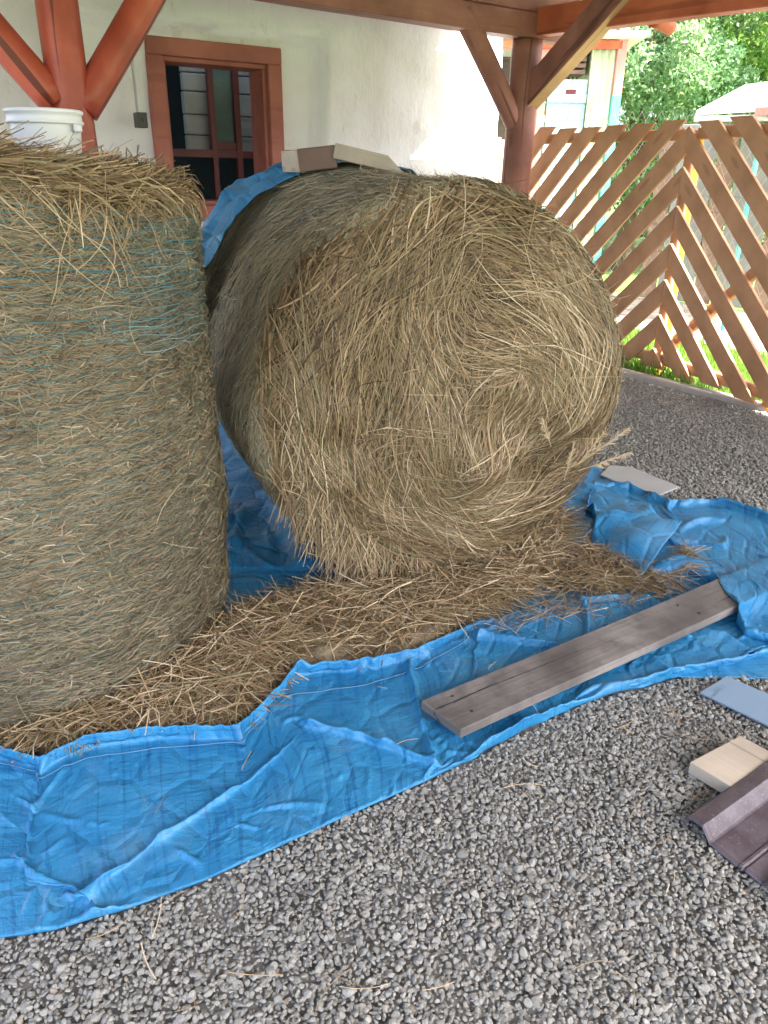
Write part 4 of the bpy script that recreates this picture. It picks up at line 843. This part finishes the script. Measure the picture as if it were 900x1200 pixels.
# ================================================================= LOOSE HAY ON THE GROUND
def hay_h(x, y): 
    return .035 + .02 * NF(2, .10, 14, 501)(np.stack([x, y], -1))
gp_ = []
def inpoly(px_, py_, poly):
    c = np.zeros(len(px_), bool); n = len(poly)
    for i_ in range(n):
        x1, y1 = poly[i_]; x2, y2 = poly[(i_ + 1) % n]; cond = ((y1 > py_) != (y2 > py_)); xin = (x2 - x1) * (py_ - y1) / ((y2 - y1) if y2 != y1 else 1e-9) + x1; c ^= cond & (px_ < xin)
    return c
zoneA = [(36, 872), (100, 856), (180, 845), (278, 844), (313, 807), (349, 770), (430, 765), (490, 751), (560, 722), (610, 700), (650, 668), (665, 620), (630, 560), (560, 640), (420, 690), (350, 700), (275, 722), (255, 750), (180, 800), (90, 850)]
zoneB = [(680, 640), (730, 655), (790, 690), (800, 640), (815, 655), (800, 690), (770, 700), (720, 700), (650, 690)]
def ground_strands(poly, n, L, W, zlo, zhi, tilt, col, nseg=4, flow=None):
    xs_ = np.array([p[0] for p in poly]); ys_ = np.array([p[1] for p in poly]); cand = np.array([G(x, y) for x, y in poly]); lo, hi = cand.min(0), cand.max(0)
    pts_ = []
    while sum(map(len, pts_)) < n:
        q_ = rng.uniform(lo[:2], hi[:2], (n * 4, 2)); p3_ = np.column_stack([q_, np.full(len(q_), .02)]); a_, b_0, _ = proj(p3_); pts_.append(q_[inpoly(a_, b_0, poly)])
    q_ = np.vstack(pts_)[:n]; az_ = rng.uniform(0, np.pi, n) if flow is None else rng.normal(flow, .6, n)
    d = np.stack([np.cos(az_), np.sin(az_), rng.normal(0, tilt, n)], -1); s_ = np.stack([-np.sin(az_), np.cos(az_), 0 * az_], -1)
    Ls = rng.uniform(*L, n); t = np.linspace(-.5, .5, nseg + 1)[None, :, None]; z0 = rng.uniform(zlo, zhi, n)
    c = np.column_stack([q_, z0])[:, None] + d[:, None] * Ls[:, None, None] * t + s_[:, None] * (Ls * rng.normal(0, .09, n))[:, None, None] * t * t * 4
    c[..., 2] = np.maximum(c[..., 2], zlo); wd = rng.uniform(*W, n) * .5; ti = rng.uniform(-.8, .8, n); off = (s_ * (1 - abs(ti))[:, None] + np.array([0, 0, 1]) * ti[:, None]) * wd[:, None]
    V_ = np.stack([c - off[:, None], c + off[:, None]], 2).reshape(-1, 3); return V_, quads(n, nseg), np.repeat(np.clip(rng.beta(2.2, 2.2, n) + col, 0, 1), (nseg + 1) * 2)
zA2 = [(110, 842), (270, 826), (345, 756), (490, 736), (600, 700), (640, 650), (500, 690), (350, 715), (255, 755), (150, 830)]
Vx, Fx, Rx = merge([ground_strands(zoneA, 9000, (.05, .18), (.0018, .004), .012, .045, .12, .08), ground_strands(zoneA, 4800, (.08, .24), (.0018, .0042), .03, .075, .18, .16, 5), ground_strands(zA2, 3000, (.08, .24), (.0018, .0042), .04, .095, .2, .18, 5),
                    ground_strands(zoneB, 1500, (.05, .16), (.0015, .0035), .018, .055, .15, .02), ground_strands([(560, 740), (600, 640), (700, 620), (790, 700), (700, 720)], 700, (.05, .2), (.0013, .003), .018, .035, .1, .1)])
Vq, Fq_, Rq = merge([(Vx, Fx, Rx), ground_strands([(-60, 850), (0, 845), (115, 835), (115, 862), (45, 886), (0, 876), (-60, 862)], 1100, (.05, .16), (.0018, .004), .015, .07, .15, .1)]); Vx, Fx, Rx = Vq, Fq_, Rq
npmesh('loose_hay', Vx, Fx, M['straw'], None, {'rnd': Rx}); tag(bpy.data.objects['loose_hay'], 'loose straw spilled at the foot of the bales', None, None, 'stuff')
# hay bed under the strands
xs = np.linspace(-1.0, 1.0, 110); ys = np.linspace(1.3, 3.0, 100); Xg, Yg = np.meshgrid(xs, ys); p3_ = np.stack([Xg.ravel(), Yg.ravel(), np.full(Xg.size, .02)], -1); a_, b_0, _ = proj(p3_)
ins = inpoly(a_, b_0, [(60, 880), (110, 866), (280, 852), (320, 816), (352, 784), (490, 764), (530, 738), (560, 700), (540, 650), (420, 690), (350, 705), (275, 726), (180, 800)]).reshape(Xg.shape)
f_ = ins.astype(float)
for _ in range(5): f_ = (f_ + np.roll(f_, 1, 0) + np.roll(f_, -1, 0) + np.roll(f_, 1, 1) + np.roll(f_, -1, 1)) / 5
Zg = -.03 + .065 * f_ + .012 * NF(2, .07, 20, 88)(np.stack([Xg, Yg], -1)) * f_
n_ = len(xs); I, J = np.meshgrid(np.arange(len(ys) - 1), np.arange(n_ - 1), indexing='ij'); F = np.stack([I * n_ + J, I * n_ + J + 1, (I + 1) * n_ + J + 1, (I + 1) * n_ + J], -1); mk = f_[:-1, :-1] > .05; F = F[mk]
hb2 = npmesh('hay_bed', np.stack([Xg, Yg, Zg], -1).reshape(-1, 3), F, M['hay_core'], None, smooth=True); tag(hb2, 'packed chaff beneath the loose straw', None, None, 'stuff')
# stray straws on gravel and tarp
zG = [(0, 1120), (300, 1010), (600, 870), (890, 790), (890, 1190), (0, 1190)]; zT = [(60, 960), (360, 860), (560, 740), (700, 720), (860, 680), (800, 780), (560, 860), (300, 960), (80, 1060)]
Vx, Fx, Rx = merge([ground_strands(zG, 55, (.02, .10), (.0015, .003), .012, .02, .03, .25), ground_strands(zT, 26, (.02, .07), (.001, .002), .030, .045, .1, .3)])
so_ = npmesh('stray_straw', Vx, Fx, M['straw'], None, {'rnd': Rx}); tag(so_, 'single straws scattered over gravel and tarpaulin', None, None, 'stuff')
# ================================================================= SMALL THINGS
# bucket
bcen = AT(54, 150, 2.46); zt = G(0, 0)[2]; BZ0, BZ1 = 1.24, 1.438
bkt = empty('bucket', (bcen[0], bcen[1], BZ0), 'white plastic bucket with lid on top of the upright bale', 'bucket')
def lathe(name, prof, c, mat, parent, seg=56):
    n = len(prof); th_ = np.linspace(0, 2 * np.pi, seg, endpoint=False); V_ = np.array([[(c[0] + r * math.cos(t), c[1] + r * math.sin(t), z) for t in th_] for r, z in prof]).reshape(-1, 3)
    i = np.arange(n - 1)[:, None] * seg; j_ = np.arange(seg)[None]; F_ = np.stack([i + j_, i + (j_ + 1) % seg, i + seg + (j_ + 1) % seg, i + seg + j_], -1).reshape(-1, 4); return npmesh(name, V_, F_, mat, parent, smooth=True)
ro = .094
lathe('tub', [(.001, BZ0), (ro - .022, BZ0), (ro - .019, BZ0 + .004), (ro - .004, BZ1 - .03), (ro - .004, BZ1 - .012)], bcen, M['bucket'], bkt)
lathe('lid', [(ro - .006, BZ1 - .036), (ro + .003, BZ1 - .036), (ro + .005, BZ1 - .030), (ro + .001, BZ1 - .026), (ro + .001, BZ1 - .012), (ro + .006, BZ1 - .010), (ro + .006, BZ1 - .003), (ro + .001, BZ1), (ro - .010, BZ1), (ro - .014, BZ1 - .006), (.001, BZ1 - .006)], bcen, M['bucket'], bkt)
bm = bmesh.new(); 
lg = bcen + np.array([ro + .004, -.03, 0]); box_bm(bm, (lg[0] - .008, lg[1] - .015, BZ1 - .055), (lg[0] + .006, lg[1] + .015, BZ1 - .035), .003); bmobj('handle_lug', bm, M['bucket'], bkt)
# scrap of blue tarp at far left on the upright bale
c0 = AT(-27, 158, 2.15); uu = np.linspace(-1, 1, 34); U_, V_2 = np.meshgrid(uu, uu); rad = np.sqrt(U_ ** 2 + V_2 ** 2)
Ps_ = np.stack([c0[0] + U_ * .10, c0[1] + V_2 * .13, c0[2] - .06 + .065 * np.exp(-(rad / .7) ** 2) + .012 * np.sin(U_ * 9 + V_2 * 3) + .008 * NF(2, .3, 12, 3)(np.stack([U_, V_2], -1))], -1)
scr = sheet('tarp_scrap', Ps_, M['tarp'], None); tag(scr, 'small crumpled piece of blue tarpaulin on the upright bale beside the bucket', 'tarpaulin')
# flat panels, block, tile
def slab(name, pix, z, th_, mat, label, cat, thing=True):
    P = [G(x, y, z) for x, y in pix]; A_ = P[0]; Mq, L = frame_to(A_ * [1, 1, 0], P[1] * [1, 1, 0]); inv = Mq.inverted(); loc = [tuple((inv @ Vector((p[0], p[1], 0)))[:2]) for p in P]
    o = prism(name, loc, th_, mat, None, Mq @ Matrix.Translation((0, 0, z - th_)), .0007); return tag(o, label, cat)
slab('panel_sheet', [(704, 556), (714, 545), (740, 547), (796, 570), (765, 583), (740, 572)], .022, .008, M['greysheet'], 'pale grey flat panel on the gravel behind the bunched tarpaulin', 'panel')
slab('panel_sheet', [(820, 811), (852, 792), (975, 846), (945, 872)], .020, .005, M['bluesheet'], 'blue grey panel piece with dark cracks on the gravel at the right edge', 'panel')
slab('wood_block', [(809, 893), (866, 927), (925, 893), (868, 862)], .045, .033, M['block'], 'pale sawn wood block on the gravel beside the brown roof tile', 'wood block')
t0 = G(803, 958, .035); t1 = G(900, 893, .035); td = (t1 - t0) * [1, 1, 0]; td /= np.linalg.norm(td); tp = np.array([td[1], -td[0], 0])
prof = [(-.004, .012), (0, .022), (.006, .030), (.036, .034), (.040, .034), (.062, .008), (.066, .006), (.128, .004), (.132, .008), (.137, .008), (.141, .005), (.146, .009), (.152, .008), (.180, .006), (.190, .022), (.205, .036), (.235, .036), (.250, .026), (.262, .008), (.30, .006), (.325, .02)]
prof = [(p[0], p[1] + .012) for p in prof]; tl_ = np.concatenate([[0, .004, .012, .016], np.linspace(.03, .42, 12)])
Vt = []; 
for k, s_ in enumerate(tl_):
    lift_ = {0: -.003, 1: 0.0015, 2: 0.0015, 3: 0}.get(k, 0)
    for (pu, pz) in prof: q_ = t0 * [1, 1, 0] + td * s_ + tp * pu; Vt.append((q_[0], q_[1], pz + lift_ + s_ * .03))
n_ = len(prof); I, J = np.meshgrid(np.arange(len(tl_) - 1), np.arange(n_ - 1), indexing='ij'); F = np.stack([I * n_ + J, I * n_ + J + 1, (I + 1) * n_ + J + 1, (I + 1) * n_ + J], -1).reshape(-1, 4)
tile = npmesh('roof_tile', np.array(Vt), F, M['tile'], None, smooth=False); md = tile.modifiers.new('thick', 'SOLIDIFY'); md.thickness = .010; md.offset = -1 if True else 1; md2 = tile.modifiers.new('bev', 'BEVEL'); md2.width = .0016; md2.segments = 2; md2.limit_method = 'ANGLE'; md2.angle_limit = math.radians(20)
tag(tile, 'plum brown profiled roof tile lying on the gravel at the lower right', 'roof tile')
# ================================================================= BACKGROUND
# shed with pale green corrugated cladding
shed = empty('garden_shed', tuple(AT(690, 200, 9.5) * [1, 1, 0]), 'pale green corrugated shed with a weathered turquoise door beyond the fence', 'shed')
cR = AT(722, 140, 9.5)[:2]; cL = cR - np.array([.93, -.05]) * 1.02
sd_ = (cR - cL); sdL = np.linalg.norm(sd_); sd_ /= sdL; SM = Matrix([[sd_[0], sd_[1], 0, cL[0]], [sd_[1], -sd_[0], 0, cL[1]], [0, 0, 1, 0], [0, 0, 0, 1]])
def shx(px_, py_): p = PL(px_, py_, (cL[0], cL[1], 0), (sd_[1], -sd_[0], 0)); q_ = p[:2] - cL; return float(q_ @ sd_), float(p[2])
g0 = shx(694, 60)[0]; g1 = shx(718, 100)[0]; topz = shx(700, 56)[1]
xs_ = np.arange(g0, g1 + .001, .008); zz_ = np.array([0, topz]); V_ = np.array([[(x, .02 + .012 * math.sin(x * 2 * math.pi / .075), z) for x in xs_] for z in zz_]).reshape(-1, 3); n_ = len(xs_); F = np.array([[k, k + 1, n_ + k + 1, n_ + k] for k in range(n_ - 1)]); 
o = npmesh('cladding', V_, F, M['greenboard'], shed, smooth=True, M=SM)
def sb(name, lo, hi, mat, parent=shed, bev=.004): bm = bmesh.new(); box_bm(bm, lo, hi, bev); return bmobj(name, bm, mat, parent, SM)
sb('side_wall', (g0 + .02, -2.6, 0), (g1, -.03, topz), M['greenboard'])
d0 = shx(641, 120)[0]; d1 = g0 - .01; dzt = shx(665, 93)[1]
door = sb('door', (d0, -.04, .05), (d1, .0, dzt), M['turqdoor'])
for k in range(1, 5):
    f_ = d0 + (d1 - d0) * k / 5; sb('door_batten', (f_ - .008, 0, .06), (f_ + .008, .008, dzt - .01), M['turqdoor'], door)
w0, wz_ = shx(662, 118); w1, wz2 = shx(675, 105); sb('door_window', (w0, .0, wz_), (w1, .012, wz2), M['sash'], door)
sb('door_rail', (d0, .009, dzt - .22), (d1, .02, dzt - .14), M['turqdoor'], door)
dl = shx(580, 60)[0]; sb('dark_opening', (dl - 1.5, -1.4, 0), (d0 - .08, -1.3, 3.2), M['darkboard'])
sb('opening_post', (d0 - .10, -.1, 0), (d0 - .02, .02, topz + .2), M['pinkpost'])
bm = bmesh.new()
for k in range(9): x0 = d0 + (d1 - d0) * k / 9; box_bm(bm, (x0 + .004, -.6, dzt + .02), (x0 + (d1 - d0) / 9 - .012, -.56, 3.0), .003)
bmobj('upper_boards', bm, M['darkboard'], shed, SM)
bm = bmesh.new()
for k in range(6): box_bm(bm, (d0 + .05 + .03 * k, -.4, dzt + .06 + .06 * k), (d1 - .02, -.1, dzt + .10 + .06 * k), .003)
bmobj('stored_planks', bm, M['oldboard'], shed, SM)
sb('fascia', (dl - .6, .03, topz - .02), (g1 + .04, .07, topz + .06), M['rafter']); 
bm = bmesh.new(); box_bm(bm, (dl - 1, -2.6, topz + .07), (g1 + .25, .3, topz + .11), .004); bmobj('roof', bm, M['whiteroof'], shed, SM)
zsp = shx(720, 112)[1]
sb('corner_board', (g1, -.02, zsp), (g1 + .09, .07, topz + .3), M['pinkpost']); sb('corner_board', (g1, -.021, 0), (g1 + .09, .071, zsp), M['turq'])
# pale picket fence far behind the post
pk = empty('picket_fence', tuple(AT(575, 200, 8.2) * [1, 1, 0]), 'pale wooden picket fence beside the sunlit house corner', 'fence')
for k in range(7):
    p = AT(571 + k * 6.5, 170, 8.2 + .05 * k); bm = bmesh.new(); box_bm(bm, (-.022, -.01, 0), (.022, .01, 1.62 - .02 * (k % 2)), .004); bmobj('picket', bm, M['picket'], pk, Matrix.Translation((p[0], p[1], 0)))
pA = AT(568, 170, 8.24); pB = AT(616, 170, 8.5); beam('rail', (pA[0], pA[1], 1.3), (pB[0], pB[1], 1.3), .03, .05, M['picket'], pk)
# lean-to roof at right and wire run
lt = empty('wire_coop', tuple(AT(900, 250, 7.8) * [1, 1, 0]), 'wire mesh coop with white roof and turquoise posts beyond the fence', 'coop')
rp = [AT(815, 135, 8.2), AT(872, 104, 9.6), AT(1120, 70, 9.2), AT(1120, 118, 7.4)]
bm = bmesh.new(); vs = [bm.verts.new(p) for p in rp]; f = bm.faces.new(vs); r = bmesh.ops.extrude_face_region(bm, geom=[f]); bmesh.ops.translate(bm, vec=(0, 0, .035), verts=[v for v in r['geom'] if isinstance(v, bmesh.types.BMVert)]); bmesh.ops.recalc_face_normals(bm, faces=bm.faces); bmobj('roof', bm, M['whiteroof'], lt)
beam('roof_edge', AT(885, 131, 7.9), AT(1120, 121, 7.3), .03, .07, M['pinkpost'], lt); beam('roof_edge', rp[0] - [0, 0, .03], AT(1120, 134, 7.4), .04, .05, M['wire'], lt)
for px_ in (884, 985): p = AT(px_, 200, 7.7); beam('coop_post', (p[0], p[1], 0), (p[0], p[1], 1.62), .035, .035, M['turq'], lt)
# hexagonal wire mesh: thin zigzag strips
mA = AT(700, 200, 7.9)[:2]; mB = AT(1120, 200, 7.3)[:2]; mL = np.linalg.norm(mB - mA); mdir = (mB - mA) / mL; Vm, Fm = [], []; off = 0; cell = .085
for k in range(int(1.75 / cell)):
    n_ = int(mL / (cell * .5)); s_ = np.linspace(0, mL, n_); z_ = .12 + k * cell + np.where((np.arange(n_) + k) % 2 == 0, 0, cell * .92)
    c = np.stack([mA[0] + mdir[0] * s_, mA[1] + mdir[1] * s_, z_], -1); V_ = np.stack([c - [0, 0, .0028], c + [0, 0, .0028]], 1).reshape(-1, 3); Vm.append(V_); Fm.append(quads(1, n_ - 1) + off); off += len(V_)
npmesh('wire_mesh', np.vstack(Vm), np.vstack(Fm), M['wire'], lt)
# coop back boards + rubble wall
bA = AT(770, 200, 9.6); bB = AT(1150, 200, 9.0); 
for k in range(14):
    f0, f1 = k / 14, (k + .92) / 14; a_ = bA + (bB - bA) * f0; b_1 = bA + (bB - bA) * f1; beam('back_board', (a_[0], a_[1], .9), (b_1[0], b_1[1], .9), .02, 1.8, M['whiteboard'] if k % 3 else M['oldboard'], lt)
# trees
def tree(base, h, rad, n, leafs, label, mat, seed, trunkr=.16):
    r = np.random.default_rng(seed); root = empty('leafy_tree', tuple(base), label, 'tree', 'trees beyond the fence')
    log('trunk', base + np.array([0, 0, -.1]), base + np.array([r.uniform(-.2, .2), r.uniform(-.2, .2), h * .75]), trunkr, trunkr * .4, M['bark'], root, seed)
    for k in range(4):
        a_ = r.uniform(0, 6.28); z0 = h * r.uniform(.25, .55); log('limb', base + np.array([0, 0, z0]), base + np.array([math.cos(a_) * rad * .45, math.sin(a_) * rad * .45, z0 + h * .28]), trunkr * .4, .02, M['bark'], root, seed + k, seg=8)
    nc = 70; cc = r.normal(size=(nc, 3)); cc /= np.linalg.norm(cc, axis=1)[:, None]; cc *= (r.uniform(.25, 1, (nc, 1)) ** .5) * np.array([rad, rad, h * .5]); cc += base + np.array([0, 0, h * .56]); cr = r.uniform(.3, .62, nc) * rad * .5
    ci_ = r.integers(0, nc, n); d = r.normal(size=(n, 3)); d /= np.linalg.norm(d, axis=1)[:, None]; P = cc[ci_] + d * (cr[ci_] * r.uniform(.3, 1.05, n) ** .6)[:, None] * [1, 1, .75]
    P = P[P[:, 2] > .25]; n = len(P); ci_ = ci_[:n]
    a1 = r.normal(size=(n, 3)); a1 /= np.linalg.norm(a1, axis=1)[:, None]; a2 = np.cross(a1, r.normal(size=(n, 3))); a2 /= np.linalg.norm(a2, axis=1)[:, None]; s_ = r.uniform(.6, 1.3, n)[:, None] * leafs
    V_ = np.stack([P - a1 * s_, P + a2 * s_ * .42 - a1 * s_ * .1, P + a1 * s_, P - a2 * s_ * .42 - a1 * s_ * .1], 1).reshape(-1, 3); F_ = np.arange(n * 4).reshape(-1, 4)
    npmesh('crown', V_, F_, mat, root, {'rnd': np.repeat(np.clip(r.beta(2, 2, n) + (r.uniform(-.25, .25, nc)[ci_]), 0, 1), 4)})
tree(AT(752, 150, 12.5) * [1, 1, 0], 4.3, 1.5, 30000, .04, 'pale bluish green bushy tree right beside the shed corner', M['leaf_blue'], 1)
tree(AT(845, 150, 14.5) * [1, 1, 0], 6.2, 2.5, 42000, .052, 'bright yellow green tree in the middle beyond the fence', M['leaf'], 2)
tree(AT(960, 150, 13.5) * [1, 1, 0], 5.8, 2.2, 26000, .05, 'green tree rising behind the white coop roof at the right edge', M['leaf'], 3)
tree(AT(780, 150, 20) * [1, 1, 0], 9, 3.6, 22000, .09, 'tall dark green tree farthest back beyond the fence', M['leaf'], 4, .25)
tree(AT(1060, 150, 19) * [1, 1, 0], 9, 4, 20000, .1, 'big dense tree beyond the coop outside the right edge', M['leaf'], 5, .25)
# grass strips
def grass(n, w0_, w1_, hh, seed):
    r = np.random.default_rng(seed); s_ = r.uniform(1.5, 7.5, n); o_ = r.uniform(w0_, w1_, n); P = KA + kd * s_[:, None] + kn * o_[:, None]; P[:, 2] = -.02; d = r.normal(0, .35, (n, 3)); d[:, 2] = 1; L = r.uniform(.4, 1, n)[:, None] * hh; a_ = r.uniform(0, 6.28, n); sd2 = np.stack([np.cos(a_), np.sin(a_), 0 * a_], -1) * .004
    top = P + d * L; mid = P + d * L * .5 + r.normal(0, .006, (n, 3)); V_ = np.stack([P - sd2, P + sd2, mid - sd2 * .8, mid + sd2 * .8, top - sd2 * .1, top + sd2 * .1], 1).reshape(-1, 3); return V_, quads(n, 2), np.repeat(r.uniform(0, 1, n), 6)
Vx, Fx, Rx = merge([grass(22000, .10, 1.5, .11, 1), grass(2500, .08, .25, .16, 2)]); gr = npmesh('grass', Vx, Fx, M['grass'], None, {'rnd': Rx}); tag(gr, 'bright green grass growing behind the kerb under the fence', None, None, 'stuff')
print('stones', nst)
